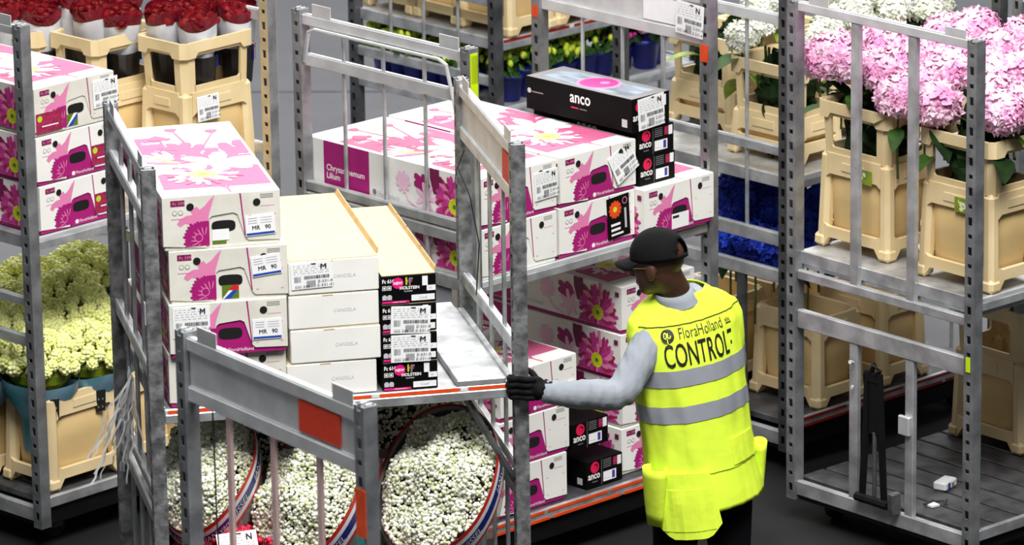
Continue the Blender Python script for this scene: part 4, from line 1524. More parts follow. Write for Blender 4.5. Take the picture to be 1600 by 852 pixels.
def gyps(label, centre, nrm, Ra, Rb, foot, seed, band=True, n=4600, bulge=.15, red=False):
    rng = np.random.default_rng(seed)
    nrm = Vector(nrm).normalized()
    C = Vector(centre)
    right = Vector((0, 0, 1)).cross(nrm).normalized() * 1.0
    up = nrm.cross(right).normalized()
    root = thing('carnation_bouquet' if red else 'gypsophila_bouquet', label, 'bouquet', C, 0, 'bunches on the base of the held trolley')

    def P(u, v, w):
        return right * (u * Ra) + up * (v * Rb) + nrm * w
    # flowers
    rho = np.sqrt(rng.uniform(0, 1, n)) * .985
    th = rng.uniform(0, 2 * pi, n)
    lump = .02 * np.sin(rho * np.cos(th) * 9 + seed) + .02 * np.sin(rho * np.sin(th) * 8 + 2 * seed)
    w = bulge * (1 - rho ** 2) - .045 + lump + rng.normal(0, .008, n)
    pts = np.outer(rho * np.cos(th) * Ra, np.array(right)) + np.outer(rho * np.sin(th) * Rb, np.array(up)) + np.outer(w, np.array(nrm))
    rad = rng.uniform(.0045, .0095, n) * (1.7 if red else 1)
    V = (pts[:, None, :] + ICO_V[None] * rad[:, None, None]).reshape(-1, 3)
    F = (ICO_F[None] + (np.arange(n) * 12)[:, None, None]).reshape(-1, 3)
    me = bpy.data.meshes.new('flowers')
    me.vertices.add(len(V)); me.vertices.foreach_set('co', V.ravel())
    me.loops.add(F.size); me.loops.foreach_set('vertex_index', F.ravel().astype(np.int32))
    me.polygons.add(len(F))
    me.polygons.foreach_set('loop_start', np.arange(0, F.size, 3, dtype=np.int32))
    me.polygons.foreach_set('loop_total', np.full(len(F), 3, dtype=np.int32))
    me.update(calc_edges=True)
    me.polygons.foreach_set('use_smooth', [True] * len(F))
    for k in (('carnation_red', 'rose_red') if red else ('gyps_white', 'gyps_cream')):
        me.materials.append(MATS[k])
    mi = np.repeat((rng.uniform(0, 1, n) > .68).astype(np.int32), len(ICO_F))
    me.polygons.foreach_set('material_index', mi)
    me.validate()
    fo_ = link('flowers', me, root)
    fo_['kind'] = 'stuff'
    # green twigs below the blooms
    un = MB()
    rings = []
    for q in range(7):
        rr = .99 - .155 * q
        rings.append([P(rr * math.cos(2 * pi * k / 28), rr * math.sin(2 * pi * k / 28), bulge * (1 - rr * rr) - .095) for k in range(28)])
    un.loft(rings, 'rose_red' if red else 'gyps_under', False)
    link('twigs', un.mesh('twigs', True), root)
    # sleeve down to the foot
    ft = Vector(foot) - C

    def SP(k, t, n_=48, o=0.0):
        a = 2 * pi * k / n_
        e = P(math.cos(a) * (1.03 + o), math.sin(a) * (1.03 + o), .012 * math.sin(3 * a + seed))
        f = ft + Vector((math.cos(a) * .07, math.sin(a) * .07 * .8, 0))
        # bow outwards
        mid = e * 1.06 - nrm * .38
        return (1 - t) ** 2 * e + 2 * t * (1 - t) * mid + t * t * f
    sl = MB()
    sl.loft([[SP(k, t) for k in range(48)] for t in (0, .1, .25, .45, .7, 1.0)], 'sleeve_dark' if red else 'sleeve_clear', False)
    link('sleeve', sl.mesh('sleeve', True), root)
    stx = MB()
    for k in range(30):
        a = rng.uniform(0, 6.28); q = rng.uniform(.1, .75)
        stx.tube([ft + Vector((math.cos(a) * .05, math.sin(a) * .05, 0)), P(q * math.cos(a), q * math.sin(a), -.02)], .003, 4, 'stem')
    link('stems', stx, root)
    if band:
        bd = MB()
        strips = (('band_red', -.004, .006), ('band_white', .006, .016), ('band_blue', .016, .034), ('band_white', .034, .044), ('band_red', .044, .05))
        nn = 64
        for m_, s0, s1 in strips:
            bd.loft([[SP(k * 48 / nn, s * 3.0, 48, .012) for k in range(nn)] for s in (s0, s1)], m_, False)
        tv, tf = text_geo('JAN van RIJSSEL', .026)
        for rep in range(5):
            a0 = rep * 2 * pi / 5
            vs = []
            for x, y in tv:
                ang = a0 + x / (Ra * 1.03)
                vs.append(SP(ang / (2 * pi) * 48, (.032 - y * .75) * 3.0, 48, .020))
            bd.add(vs, tf, 'band_white')
        link('printed_band', bd, root)
    return root


def cl(a, b_, z):
    return wp('C', a, b_, z)


camdir = (Vector((0, 0, CAM_H)) - cl(.8, 0, .9)).normalized()
gn = camdir + Vector((-.42, 0, .80))
gyps('large bunch of white gypsophila at the right, clear sleeve with a striped rim', cl(1.02, .07, .935), gn, .215, .30, cl(1.0, .50, .21), 1)
gyps('bunch of white gypsophila in the middle, behind the pale frame strips', cl(.53, .06, .915), gn + Vector((-.1, 0, 0)), .20, .26, cl(.55, .48, .21), 2)
gyps('bunch of white gypsophila at the left, behind the perforated post', cl(.19, .14, 1.03), gn + Vector((.1, 0, .1)), .165, .27, cl(.22, .50, .21), 3)
gyps('shaded gypsophila bunch at the back right, under the shelf', cl(1.0, .55, 1.06), camdir + Vector((.05, 0, .8)), .24, .18, cl(.95, .78, .21), 4, False, 1500)
gyps('shaded gypsophila bunch at the back left, under the shelf', cl(.40, .55, 1.04), camdir + Vector((-.05, 0, .8)), .28, .18, cl(.4, .78, .21), 5, False, 1500)
gyps('bunch of dark red carnations low at the left, under the gypsophila', cl(.23, -.02, .74), camdir + Vector((0, 0, .9)), .24, .15, cl(.25, .25, .215), 6, False, 700, .10, True)
o = thing('loose_label', 'white barcode label lying on the dark red carnations', 'label', cl(.19, -.16, .735), POSE['C'][2] + .15)
card('N', o, (0, 0, 0), (-.45, 0, 0), 1.3)


# ------------------------------------------------------------------ potted plants on the far trolley
def plant_meshes(seed, fm, lm):
    rr = random.Random(seed)
    pot = MB()
    pot.loft([[(q * math.cos(2 * pi * k / 16), q * math.sin(2 * pi * k / 16), z) for k in range(16)] for q, z in ((.038, 0), (.05, .085), (.054, .086), (.054, .10), (.046, .10))], 'pot_blue')
    fo_ = MB()
    for k in range(60):
        d = Vector((rr.gauss(0, 1), rr.gauss(0, 1), abs(rr.gauss(0, .9)) + .1)).normalized()
        c = Vector((0, 0, .11)) + Vector((d.x * .085, d.y * .085, d.z * .07))
        a = d.orthogonal().normalized(); b_ = d.cross(a)
        s = rr.uniform(.014, .024)
        fo_.add([c - a * s, c + b_ * s * .6 + d * .008, c + a * s + d * .004, c - b_ * s * .6 + d * .008], [(0, 1, 2, 3)], lm)
    fl_ = MB()
    for k in range(26):
        d = Vector((rr.gauss(0, 1), rr.gauss(0, 1), abs(rr.gauss(0, 1)) + .3)).normalized()
        c = Vector((d.x * .08, d.y * .08, .125 + d.z * .065))
        fl_.ellipsoid(c, (.012, .012, .016), 6, 4, fm)
    return pot.mesh('pot', True), fo_.mesh('foliage'), fl_.mesh('blossoms', True)


PM = {'y': plant_meshes(1, 'yellow_flower', 'leaf'), 'm': plant_meshes(2, 'magenta_flower', 'leaf_dark'), 'g': plant_meshes(3, 'yellow_flower', 'leaf')}
rr = random.Random(9)
for kind, lst in (('y', [(.16, .08), (.29, .08), (.42, .09), (.55, .12), (.68, .12), (.80, .12), (.10, .30), (.10, .42), (.10, .54), (.10, .66), (.12, .78), (.12, .90), (.23, .20), (.36, .22), (.24, .36), (.24, .50), (.24, .64)]), ('m', [(1.05, .08), (.95, .14), (1.14, .12), (.62, .32), (.50, .36), (.38, .50), (.75, .36), (.35, .34)])):
    for a, b_ in lst:
        root = thing('potted_plant', 'small yellow-green potted plant in a blue pot on the far trolley' if kind == 'y' else 'small potted plant with magenta blossoms on the far trolley', 'plant', wp('H', a, b_, .977), rr.uniform(0, 6), 'yellow potted plants' if kind == 'y' else 'magenta potted plants')
        s = rr.uniform(1.15, 1.45)
        root.scale = (s, s, s)
        for nme, me in zip(('pot', 'foliage', 'blossoms'), PM[kind]):
            link(nme, me, root)

# ------------------------------------------------------------------ papers, tapes and film on the trolleys
mb = MB(); mb.cbox(TL - .0125, TL - .0085, .12, .34, 2.025, 2.125, 'red_card', .0005)
link('red_card', mb, TR['E'])
mb = MB(); mb.cbox(TL - .0125, TL - .0085, .06, .20, 1.985, 2.12, 'red_card', .0005)
link('red_card', mb, TR['C'])
mb = MB()
mb.cbox(TL - .029, TL - .0265, -.03, .022, 1.78, 1.93, 'orange_tape', .0004)
mb.cbox(TL - .029, TL - .0265, -.02, .022, 1.71, 1.78, 'teal_print', .0004)
link('paper_sticker', mb, TR['E'])
mb = MB(); mb.cbox(TL - .0125, TL - .0085, .14, .36, 2.02, 2.12, 'paper', .0005)
link('paper_card', mb, TR['B'])
c = card('N', TR['B'], (TL - .03, .16, 2.0), (0, .06, -pi / 2), 1.35)
mb = MB()
for k, (x, z0, z1) in enumerate(((0, 1.98, 2.17), (.004, 2.05, 2.16))):
    mb.box(-.02 + x, .018, -.0275, -.0255, z0, z1, 'lime_tape')
link('lime_tape', mb, TR['B'])
mb = MB(); mb.box(-.0275, -.0255, -.01, .012, .86, .92, 'lime_tape'); link('lime_tape', mb, TR['D'])
mb = MB(); mb.box(TL - .029, TL - .0265, -.02, .022, 1.9, 1.97, 'orange_tape'); mb.box(TL - .0292, TL - .0266, TW - .015, TW + .015, 1.93, 1.98, 'orange_tape'); link('orange_sticker', mb, TR['B'])
mb = MB(); mb.box(-.029, -.026, -.01, .02, 1.62, 1.70, 'paper'); link('paper_scrap', mb, TR['C'])
# torn stretch film hanging from the left frame of the held trolley
mb = MB()
rr = random.Random(4)
for k in range(26):
    x, y, z = -.03, .42 + rr.uniform(-.05, .05), 1.33 - rr.uniform(0, .12)
    w = rr.uniform(.003, .012)
    dx, dy = rr.uniform(-.012, .002), rr.uniform(-.012, .014)
    vs = []
    for q in range(14):
        vs += [(x, y - w, z), (x - .006, y + w, z - .004)]
        x += dx + rr.uniform(-.010, .008); y += dy * .6 + rr.uniform(-.014, .014); z -= rr.uniform(.016, .030)
        w *= rr.uniform(.8, 1.15)
    mb.add(vs, [(2 * i, 2 * i + 1, 2 * i + 3, 2 * i + 2) for i in range(13)], 'film_plastic')
link('torn_film', mb.mesh('torn_film', True), TR['C'])
mb = MB()
mb.tube([(TL - .03, .80, 1.96), (TL - .06, .78, 1.9), (TL - .04, .66, 1.82), (TL - .02, .60, 1.65), (TL - .03, .62, 1.45)], .0025, 5, 'wire')
link('wire', mb, TR['C'])
mb = MB()
mb.tube([(TL, .84, 1.97), (TL - .01, .82, 1.6), (TL - .005, .80, 1.2)], .0028, 5, 'wire')
link('wire', mb, TR['E'])
# litter on the right trolley base
mb = MB()
mb.cbox(-.05, .05, -.03, .03, 0, .035, 'paper', .006)
mb.box(-.03, -.01, -.0305, -.029, .005, .03, 'blue_print'); mb.box(.005, .02, -.0305, -.029, .008, .022, 'band_red')
tag(link('crumpled_packet', mb, None, wp('D', .34, .46, .187), 1.0), 'crumpled white paper packet lying on the right trolley base', 'litter')
mb = MB()
mb.tube([(-.06, 0, .012), (0, .015, .012), (.05, -.01, .012), (.02, -.03, .014)], .007, 6, 'steel_dark')
mb.box(-.045, -.005, -.03, .01, .002, .01, 'paper')
tag(link('twig', mb, None, wp('D', .16, .34, .187), .6), 'small twig with a paper scrap on the right trolley base', 'litter')

# ------------------------------------------------------------------ the worker
PR = Vector((.66, 17.0, 0))
YAW = math.radians(27)
BX = Vector((math.cos(YAW), math.sin(YAW), .10))       # his right, a little raised (he leans left)
BY = Vector((-math.sin(YAW), math.cos(YAW), 0))        # forward
person = thing('person', 'worker in yellow high-visibility vest and black cap gripping the trolley post', 'person', PR)


def interp(tab, z):
    if z <= tab[0][0]:
        return tab[0][1:]
    for p, q in zip(tab, tab[1:]):
        if z <= q[0]:
            t = (z - p[0]) / (q[0] - p[0])
            t = t * t * (3 - 2 * t)
            return [p[i] + (q[i] - p[i]) * t for i in range(1, len(p))]
    return tab[-1][1:]


# z, rx, ry
TORSO = [(.70, .206, .160), (.80, .206, .158), (.92, .203, .154), (1.05, .200, .150), (1.20, .205, .150), (1.34, .214, .150), (1.42, .214, .142), (1.465, .204, .126), (1.50, .166, .108), (1.53, .112, .092), (1.56, .080, .078)]


def tc_(z):
    t = (z - .78) / (1.53 - .78)
    return Vector((.698 + (.607 - .698) * t, 17.0 + .03 * t + .03 * max(0, t) ** 2, z))


def torso(ang, z, off=0.0, wr=0.0):
    rx, ry = interp(TORSO, z)
    sa, ca = math.sin(ang), math.cos(ang)
    x = sa * (rx + off)
    y = -ca * (ry + off)
    if wr:
        nv = noise.noise(Vector((sa * 2.6, z * 4.0, ca * 2.6 + 1.3)))
        n2 = noise.noise(Vector((sa * 5.0 + z * 4, z * 7.0, ca * 5 + 7.7)))
        n3 = noise.noise(Vector((sa * 9.0, z * 2.2 + sa, ca * 9.0)))
        k = 1 + wr * (nv * .045 + n2 * .022 + n3 * .022)
        x *= k
        y *= k
    return tc_(z) + BX * x + BY * y - PR


_arc = {}


def torso_flat(s, z, off):
    """arc position s (metres from the middle of the back) to an angle"""
    k = round(z, 3)
    if k not in _arc:
        rx, ry = interp(TORSO, z)
        A_ = np.linspace(0, pi, 2000)
        X_, Y_ = rx * np.sin(A_), ry * np.cos(A_)
        L_ = np.concatenate([[0], np.cumsum(np.hypot(np.diff(X_), np.diff(Y_)))])
        _arc[k] = (A_, L_)
    A_, L_ = _arc[k]
    return math.copysign(float(np.interp(abs(s), L_, A_)), s)


def cap_ring(c, X, Y, rx, ry, n=20):
    return [c + X * (rx * math.cos(2 * pi * k / n)) + Y * (ry * math.sin(2 * pi * k / n)) for k in range(n)]


bm = MB()
# trunk
rings = []
for z in (.80, .88, .96, 1.05, 1.15, 1.25, 1.34, 1.40, 1.45, 1.49, 1.52, 1.545):
    rings.append([torso(2 * pi * k / 36, z, -.014) for k in range(36)][::-1])
bm.loft(rings, 'shirt')


def limb(pts, rs, n=16):
    """tapering limb with rounded ends through joint points"""
    P_ = [Vector(p) - PR for p in pts]
    q, r_ = [], []
    for i in range(len(P_) - 1):
        for k in range(6):
            t = k / 6
            q.append(P_[i].lerp(P_[i + 1], t)); r_.append(rs[i] + (rs[i + 1] - rs[i]) * t)
    q.append(P_[-1]); r_.append(rs[-1])
    for _ in range(3):
        q = [q[0]] + [(q[i - 1] + q[i] * 2 + q[i + 1]) / 4 for i in range(1, len(q) - 1)] + [q[-1]]
    bm.tube(q, r_, n, 'shirt')
    bm.ellipsoid(q[0], (rs[0],) * 3, 12, 8, 'shirt')
    bm.ellipsoid(q[-1], (rs[-1],) * 3, 12, 8, 'shirt')


SHL, ELL, WRL = Vector((.502, 16.95, 1.395)), Vector((.385, 16.80, 1.225)), Vector((.125, 16.715, 1.272))
SHR = Vector((.775, 17.115, 1.43))
limb([SHL, ELL, ELL.lerp(WRL, .5), WRL], [.066, .060, .055, .042])
limb([SHR, SHR + Vector((.035, .09, -.26)), SHR + Vector((-.06, .27, -.36)), SHR + Vector((-.14, .36, -.36))], [.066, .056, .046, .036])
# legs
for s, fw in ((-1, .07), (1, -.05)):
    hip = tc_(.86) + BX * (s * .095)
    knee = Vector((hip.x, hip.y, .48)) + BY * (fw * .8) + Vector((.0, 0, 0))
    ank = Vector((hip.x + .02 * s, hip.y, .09)) + BY * (fw * 1.2)
    limb([hip, knee, ank], [.108, .072, .05])
    toe = ank + BY * .16 - Vector((0, 0, .045))
    limb([ank - Vector((0, 0, .04)) - BY * .03, toe], [.045, .042])
# neck
HC = Vector((.527, 17.0, 1.668))
HF = Vector((-.86, .50, -.16)).normalized()             # where he looks
HR = HF.cross(Vector((0, 0, 1))).normalized()
HU = HR.cross(HF).normalized()
limb([tc_(1.50) + Vector((0, .0, 0)), Vector((.575, 17.012, 1.58)), HC - HU * .03 - HF * .02], [.068, .061, .062])
MH = Matrix.Identity(4)
for i in range(3):
    MH[i][0], MH[i][1], MH[i][2], MH[i][3] = HR[i], HF[i], HU[i], (HC - PR)[i]
bm.ellipsoid((0, -.012, .028), (.077, .098, .088), 24, 16, 'skin', MH)       # skull
bm.ellipsoid((0, .022, -.035), (.064, .070, .082), 20, 14, 'skin', MH)        # face
bm.ellipsoid((0, .050, -.088), (.042, .036, .030), 16, 10, 'skin', MH)        # chin
bm.ellipsoid((0, .098, -.022), (.015, .020, .026), 12, 8, 'skin', MH)         # nose
bm.ellipsoid((0, .106, -.038), (.019, .012, .010), 12, 8, 'skin', MH)
bm.ellipsoid((0, .084, -.066), (.026, .014, .011), 12, 8, 'skin', MH)         # lips
bm.ellipsoid((0, .076, .012), (.052, .020, .012), 14, 8, 'skin', MH)          # brow
for s in (-1, 1):
    bm.ellipsoid((s * .078, -.012, -.018), (.010, .022, .034), 12, 10, 'skin', MH)   # ears
    bm.ellipsoid((s * .080, -.004, -.040), (.008, .012, .012), 10, 8, 'skin', MH)
    bm.ellipsoid((s * .030, .076, -.006), (.014, .012, .010), 10, 8, 'skin', MH)     # eyelids
src = bm.mesh('body_src')
tmp = bpy.data.objects.new('tmp', src)
COL.objects.link(tmp)
md = tmp.modifiers.new('r', 'REMESH'); md.mode = 'VOXEL'; md.voxel_size = .0065; md.use_smooth_shade = True
sm_ = tmp.modifiers.new('s', 'SMOOTH'); sm_.factor = .5; sm_.iterations = 3
dg = bpy.context.evaluated_depsgraph_get()
body = bpy.data.meshes.new_from_object(tmp.evaluated_get(dg))
bpy.data.objects.remove(tmp)
body.name = 'body'
body.materials.clear()
for k in ('shirt', 'skin', 'trouser', 'rubber'):
    body.materials.append(MATS[k])
neck0 = Vector((.59, 17.01, 1.535)) - PR
neckd = (HC - PR - neck0).normalized()
for p in body.polygons:
    c_ = p.center
    if c_.z < .075:
        p.material_index = 3
    elif c_.z < .93 and (c_ + PR - tc_(.9)).length < 1.2 and c_.z < .93:
        p.material_index = 2
    elif (c_ + PR - HC).length < .125 or ((c_ - neck0).dot(neckd) > 0.0 and ((c_ - neck0) - neckd * (c_ - neck0).dot(neckd)).length < .078):
        p.material_index = 1
    else:
        p.material_index = 0
    p.use_smooth = True
# sleeve creases
nv_ = len(body.vertices)
co_ = np.zeros(nv_ * 3, dtype=np.float32); body.vertices.foreach_get('co', co_)
no_ = np.zeros(nv_ * 3, dtype=np.float32); body.vertices.foreach_get('normal', no_)
co_ = co_.reshape(-1, 3); no_ = no_.reshape(-1, 3)
hc_ = np.array(HC - PR)
for i in np.nonzero((co_[:, 2] > .95) & (np.linalg.norm(co_ - hc_, axis=1) > .2))[0]:
    x, y, z = (float(q) for q in co_[i])
    co_[i] += no_[i] * (noise.noise(Vector((x * 30, y * 12, z * 12))) * .0045 + noise.noise(Vector((x * 60, y * 20, z * 22))) * .003)
body.vertices.foreach_set('co', co_.ravel())
body.update()
link('body', body, person)

# eyes
for s in (-1, 1):
    e = MB(); e.ellipsoid((s * .030, .082, -.006), (.010, .009, .006), 10, 8, 'print_white', MH)
    e.ellipsoid((s * .030, .089, -.006), (.004, .003, .004), 8, 6, 'ink', MH)
    link('eye', e, person)

# shirt collar
cm = MB()
rr_ = []
for d, rad in ((-.012, .082), (.012, .076), (.036, .0715), (.036, .066), (.0, .066)):
    c_ = neck0 + neckd * d + Vector((.004, .004, 0))
    X = Vector((1, 0, .12)).normalized(); Y = Vector((-.1, 1, .25)).normalized()
    rr_.append(cap_ring(c_, X, Y, rad, rad * 1.02, 28))
cm.loft(rr_, 'shirt', False)
link('collar', cm.mesh('collar', True), person)

# vest
vm = MB()
NA = 96
zs = [.775 + i * .0125 for i in range(int((1.555 - .775) / .0125) + 1)]


def hem(ang):
    return .775 + .0 * math.cos(ang)


rings = [[torso(2 * pi * k / NA, z, .006 + (.010 * max(0, (.95 - z) / .2)), 1.0) for k in range(NA)] for z in zs]
vm.loft(rings, 'vest', False)
vo = link('vest', vm.mesh('vest', True), person)
vo.data.name = 'vest'
so = vo.modifiers.new('thickness', 'SOLIDIFY'); so.thickness = .004; so.offset = 1


def band(z0, z1, m_, off, a0=0, a1=2 * pi, name='stripe', tilt=0.0, n=96):
    b_ = MB()
    rows = max(2, int((z1 - z0) / .012) + 1)
    rg = []
    for q in range(rows):
        z = z0 + (z1 - z0) * q / (rows - 1)
        rg.append([torso(a0 + (a1 - a0) * k / n, z + tilt * math.sin(a0 + (a1 - a0) * k / n), off + (.010 * max(0, (.95 - z) / .2)), 1.0) for k in range(n + 1)])
    b_.loft(rg, m_, False, False)
    return link(name, b_.mesh(name, True), vo)


band(1.250, 1.312, 'reflective', .0125, name='reflective_stripe')
band(1.115, 1.178, 'reflective', .0125, name='reflective_stripe')
band(1.468, 1.471, 'vest_seam', .0125, -1.25, 1.25, 'piping')
band(.915, .918, 'leaf_lime', .0118, -1.6, 1.6, 'waist_seam')


def vest_decal(mb, tv, tf, s0, z0, off, m_, sx=1.0):
    vs = []
    for x, y in tv:
        z = z0 + y
        a = torso_flat(s0 + x * sx, 1.36, 0)
        vs.append(torso(a, z, off, 1.0))
    mb.add(vs, tf, m_)


def grid_text(body, size):
    """text mesh refined so it bends with the cloth"""
    return text_geo(body, size)


lt_ = MB()
tv, tf = text_geo('CONTROL', .118)
wd = max(p[0] for p in tv)
for bx, by in ((-.0014, 0), (.0014, 0), (0, .0012)):
    vest_decal(lt_, [(p[0] + bx, p[1] + by) for p in tv], tf, -.150, 1.326, .0135 + by * .2, 'ink', .255 / wd)
for (x0, y0, x1, y1) in ((.104, .070, .122, .082), (.116, .028, .121, .040)):
    vest_decal(lt_, [(x0, y0), (x1, y0), (x1, y1), (x0, y1)], [(0, 1, 2, 3)], 0, 1.326, .0135, 'ink')
tv, tf = text_geo('FloraHolland', .052)
wd = max(p[0] for p in tv)
vest_decal(lt_, tv, tf, -.090, 1.424, .0135, 'vest_seam', .178 / wd)
# round tulip emblem and small crown
n = 24
disc = [(-.128 + .0235 * math.cos(2 * pi * k / n), .019 + .0235 * math.sin(2 * pi * k / n)) for k in range(n)]
vest_decal(lt_, disc, [list(range(n))], 0, 1.418, .0135, 'ink')
for px, py, r_ in ((-.1345, .022, .009), (-.1215, .022, .009)):
    rg_ = [(px + r_ * .75 * math.cos(2 * pi * k / 14), py + r_ * 1.25 * math.sin(2 * pi * k / 14)) for k in range(14)]
    vest_decal(lt_, rg_, [list(range(14))], 0, 1.418, .0142, 'vest')
    rg_ = [(px + r_ * .35 * math.cos(2 * pi * k / 14), py + r_ * .8 * math.sin(2 * pi * k / 14)) for k in range(14)]
    vest_decal(lt_, rg_, [list(range(14))], 0, 1.418, .0149, 'ink')
vest_decal(lt_, [(-.1295, -.006), (-.1265, -.006), (-.1265, .012), (-.1295, .012)], [(0, 1, 2, 3)], 0, 1.418, .0149, 'vest')
for k in range(4):
    x = .104 + .0055 * k
    vest_decal(lt_, [(x, .012), (x + .003, .012), (x + .003, .024 + (.004 if k in (1, 2) else 0)), (x, .022)], [(0, 1, 2, 3)], 0, 1.424, .0135, 'vest_seam')
vest_decal(lt_, [(.103, .006), (.127, .006), (.126, .010), (.104, .010)], [(0, 1, 2, 3)], 0, 1.424, .0135, 'vest_seam')
link('lettering', lt_, vo)


def pocket(poly, z0, off, name, thick=.012):
    """flat pocket outline (s, z) bent onto the vest"""
    b_ = MB()
    n = len(poly)
    def PT(x, y, o_):
        z = z0 + y
        a = torso_flat(x, 1.0, 0)
        return torso(a, z, o_ + (.010 * max(0, (.95 - z) / .2)), .6)
    # subdivide columns between min and max s
    xs0, xs1 = min(p[0] for p in poly), max(p[0] for p in poly)
    cols = 12
    top, bot = [], []
    def span(x):
        ys = []
        for i in range(n):
            p, q = poly[i], poly[(i + 1) % n]
            if (p[0] - x) * (q[0] - x) <= 0 and p[0] != q[0]:
                t = (x - p[0]) / (q[0] - p[0]); ys.append(p[1] + t * (q[1] - p[1]))
        return min(ys), max(ys)
    outer, inner = [], []
    for i in range(cols + 1):
        x = xs0 + (xs1 - xs0) * min(.999, max(.001, i / cols))
        y0, y1 = span(x)
        outer.append([PT(x, y0 + (y1 - y0) * j / 6, off + thick) for j in range(7)])
        inner.append([PT(x, y0 + (y1 - y0) * j / 6, off) for j in range(7)])
    rg_ = [o_ + i_[::-1] for o_, i_ in zip(outer, inner)]
    b_.loft(rg_, 'vest', True, True)
    return link(name, b_.mesh(name), vo)


pk = pocket([(-.225, .0), (-.235, -.20), (-.19, -.245), (-.075, -.245), (-.035, -.20), (-.04, -.005)], .935, .010, 'tool_pocket')
sm2 = MB()
pocket([(-.21, .0), (-.22, -.155), (-.055, -.155), (-.055, .0)], .875, .020, 'inner_pocket', .004)
pocket([(.045, .095), (.045, .0), (.165, .0), (.165, .095)], .925, .010, 'patch_pocket', .004)


def pouch(ang, z0, z1, w, d, name):
    """open pouch hanging from the vest waist"""
    b_ = MB()
    rgs = []
    cen = torso(ang, .93, 0.02)
    nrm_ = (torso(ang, .93, .1) - torso(ang, .93, 0)).normalized()
    tan = Vector((0, 0, 1)).cross(nrm_).normalized()
    for t in (0, .15, .5, .8, 1):
        z = z1 + (z0 - z1) * t
        k = 1 - .35 * t ** 2
        c_ = Vector((cen.x, cen.y, z)) + nrm_ * (d * .4)
        rgs.append([c_ + tan * (w * k * math.cos(2 * pi * q / 16)) + nrm_ * (d * k * (1 - .6 * t) * math.sin(2 * pi * q / 16)) for q in range(16)])
    b_.loft(rgs[::-1], 'vest', False)
    b_.add(rgs[-1], [list(range(16))], 'vest')
    o_ = link(name, b_.mesh(name, True), vo)
    q_ = o_.modifiers.new('thickness', 'SOLIDIFY'); q_.thickness = .004
    return o_


pouch(-1.25, .715, .935, .050, .030, 'holster_pocket')
pouch(1.25, .77, .965, .045, .022, 'holster_pocket')

# cap
cp = MB()
rings = []
NA2, NV = 36, 12
vs, fs = [], []
for j in range(NV + 1):
    t = j / NV * (pi / 2 + .12)
    for i in range(NA2):
        p = 2 * pi * i / NA2
        rx, ry, rz = .0845, .108, .098
        x, y, z = rx * math.sin(t) * math.cos(p), ry * math.sin(t) * math.sin(p) - .012, .030 + rz * math.cos(t)
        vs.append((x, y, z))
for j in range(NV):
    for i in range(NA2):
        p = 2 * pi * (i + .5) / NA2
        back = abs((p - 1.5 * pi + pi) % (2 * pi) - pi)
        arch = NV - 1.2 - 3.6 * max(0, 1 - (back / .52) ** 2)
        if back < .52 and arch < j + .5 < NV - 1:
            continue
        fs.append((j * NA2 + i, (j + 1) * NA2 + i, (j + 1) * NA2 + (i + 1) % NA2, j * NA2 + (i + 1) % NA2))
cp.add(vs, fs, 'cap', MH)
cap = link('cap', cp.mesh('cap', True), person)
q_ = cap.modifiers.new('thickness', 'SOLIDIFY'); q_.thickness = .004; q_.offset = 1
bl = MB()
top_, bot_ = [], []
for i in range(17):
    t = -1.15 + 2.3 * i / 16
    x = .0845 * math.sin(t); y0 = .106 * math.cos(t) - .016
    ln = .078 * math.cos(t * .95) ** .7
    for q in range(4):
        k = q / 3
        top_.append((x * (1 + .04 * k), y0 + ln * k, .026 - .020 * k - 26 * .12 * x * x * (.5 + .5 * k) * .9))
fs = [(i * 4 + q, i * 4 + q + 1, (i + 1) * 4 + q + 1, (i + 1) * 4 + q) for i in range(16) for q in range(3)]
bl.add(top_, fs, 'cap', MH)
bo = link('bill', bl.mesh('bill', True), cap)
q_ = bo.modifiers.new('thickness', 'SOLIDIFY'); q_.thickness = .005
bt = MB(); bt.ellipsoid((0, -.012, .130), (.008, .008, .005), 10, 6, 'cap', MH); link('button', bt, cap)

# glasses
gm = MB()
for s in (-1, 1):
    pts = [MH @ Vector((s * .082, -.02, -.002)), MH @ Vector((s * .080, .06, .0)), MH @ Vector((s * .062, .094, .0))]
    gm.tube(pts, .0018, 6, 'gold')
    gm.tube([MH @ Vector((s * .036 + .024 * math.cos(2 * pi * k / 14), .100 - .006 * abs(math.cos(2 * pi * k / 14)), -.010 + .019 * math.sin(2 * pi * k / 14))) for k in range(15)], .0018, 6, 'gold', False)
gm.tube([MH @ Vector((-.012, .102, -.004)), MH @ Vector((.012, .102, -.004))], .0018, 6, 'gold')
link('glasses', gm, person)

# gloved hand round the post
gl = MB()
hz_ = 1.287
post_c = Vector((.024, 16.758, 0))


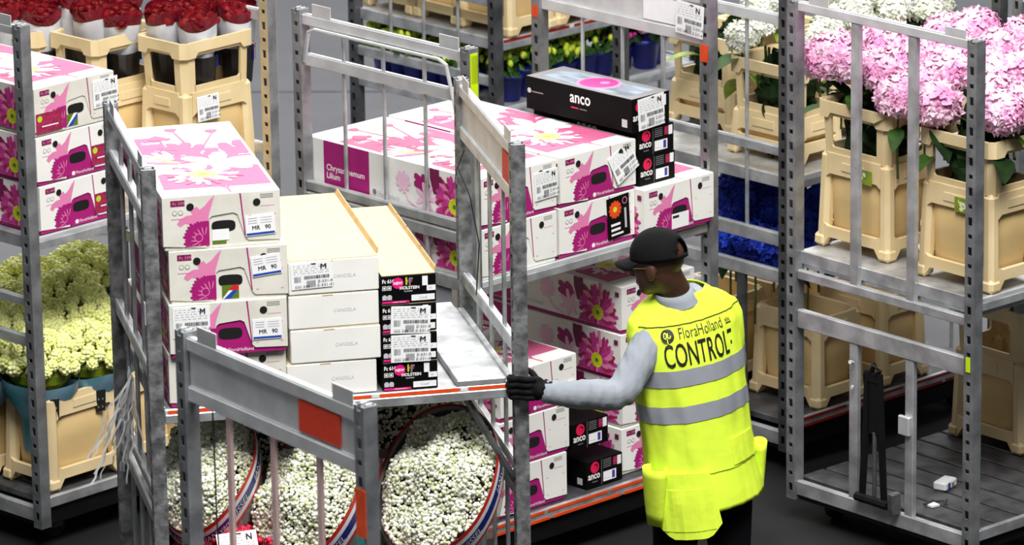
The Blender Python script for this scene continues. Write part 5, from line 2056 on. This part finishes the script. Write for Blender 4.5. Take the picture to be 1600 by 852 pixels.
def gp_(pts, r_):
    q = [Vector(p) - PR for p in pts]
    dense = []
    for i in range(len(q) - 1):
        for k in range(4):
            dense.append(q[i].lerp(q[i + 1], k / 4))
    dense.append(q[-1])
    for _ in range(2):
        dense = [dense[0]] + [(dense[i - 1] + 2 * dense[i] + dense[i + 1]) / 4 for i in range(1, len(dense) - 1)] + [dense[-1]]
    rs = [r_ * (1 - .18 * i / len(dense)) for i in range(len(dense))]
    gl.tube(dense, rs, 10, 'glove')
    gl.ellipsoid(dense[0], (r_,) * 3, 10, 8, 'glove')
    gl.ellipsoid(dense[-1], (rs[-1],) * 3, 10, 8, 'glove')


# palm, back of the hand and cuff
for (p, R_) in (((.082, 16.722, hz_ - .002), (.036, .024, .046)), ((.060, 16.712, hz_ + .004), (.026, .020, .044)), ((.112, 16.716, hz_ - .010), (.030, .028, .038))):
    gl.ellipsoid(Vector(p) - PR, R_, 18, 12, 'glove')
gp_([(.125, 16.715, 1.274), (.095, 16.717, hz_ - .006)], .040)
for k, (dz, ln, r_) in enumerate(((.036, .0, .0115), (.013, -.004, .012), (-.011, -.003, .0115), (-.033, .004, .0105))):
    z = hz_ + dz
    gp_([(.070, 16.705, z), (.046, 16.694, z + .003), (.018, 16.714, z + .002), (-.012 + ln, 16.716, z - .001), (-.018 + ln, 16.740, z - .004), (-.013 + ln, 16.772, z - .008)], r_)
gp_([(.085, 16.735, hz_ + .022), (.070, 16.770, hz_ + .040), (.048, 16.800, hz_ + .046), (.018, 16.803, hz_ + .044)], .0125)
src = gl.mesh('glove_src')
tmp = bpy.data.objects.new('tmp', src)
COL.objects.link(tmp)
md = tmp.modifiers.new('r', 'REMESH'); md.mode = 'VOXEL'; md.voxel_size = .003; md.use_smooth_shade = True
sm_ = tmp.modifiers.new('s', 'SMOOTH'); sm_.factor = .5; sm_.iterations = 2
dg = bpy.context.evaluated_depsgraph_get()
gme = bpy.data.meshes.new_from_object(tmp.evaluated_get(dg))
bpy.data.objects.remove(tmp)
gme.materials.clear(); gme.materials.append(MATS['glove'])
for p in gme.polygons:
    p.use_smooth = True
    p.material_index = 0
go = link('glove', gme, person)
pt = MB()
rr = random.Random(3)
for k in range(10):
    x, z = .094 + rr.uniform(0, .03), hz_ - .018 + rr.uniform(0, .04)
    pt.box(x - PR.x, x + .004 - PR.x, 16.686 - PR.y, 16.6868 - PR.y, z, z + .003, 'print_light')
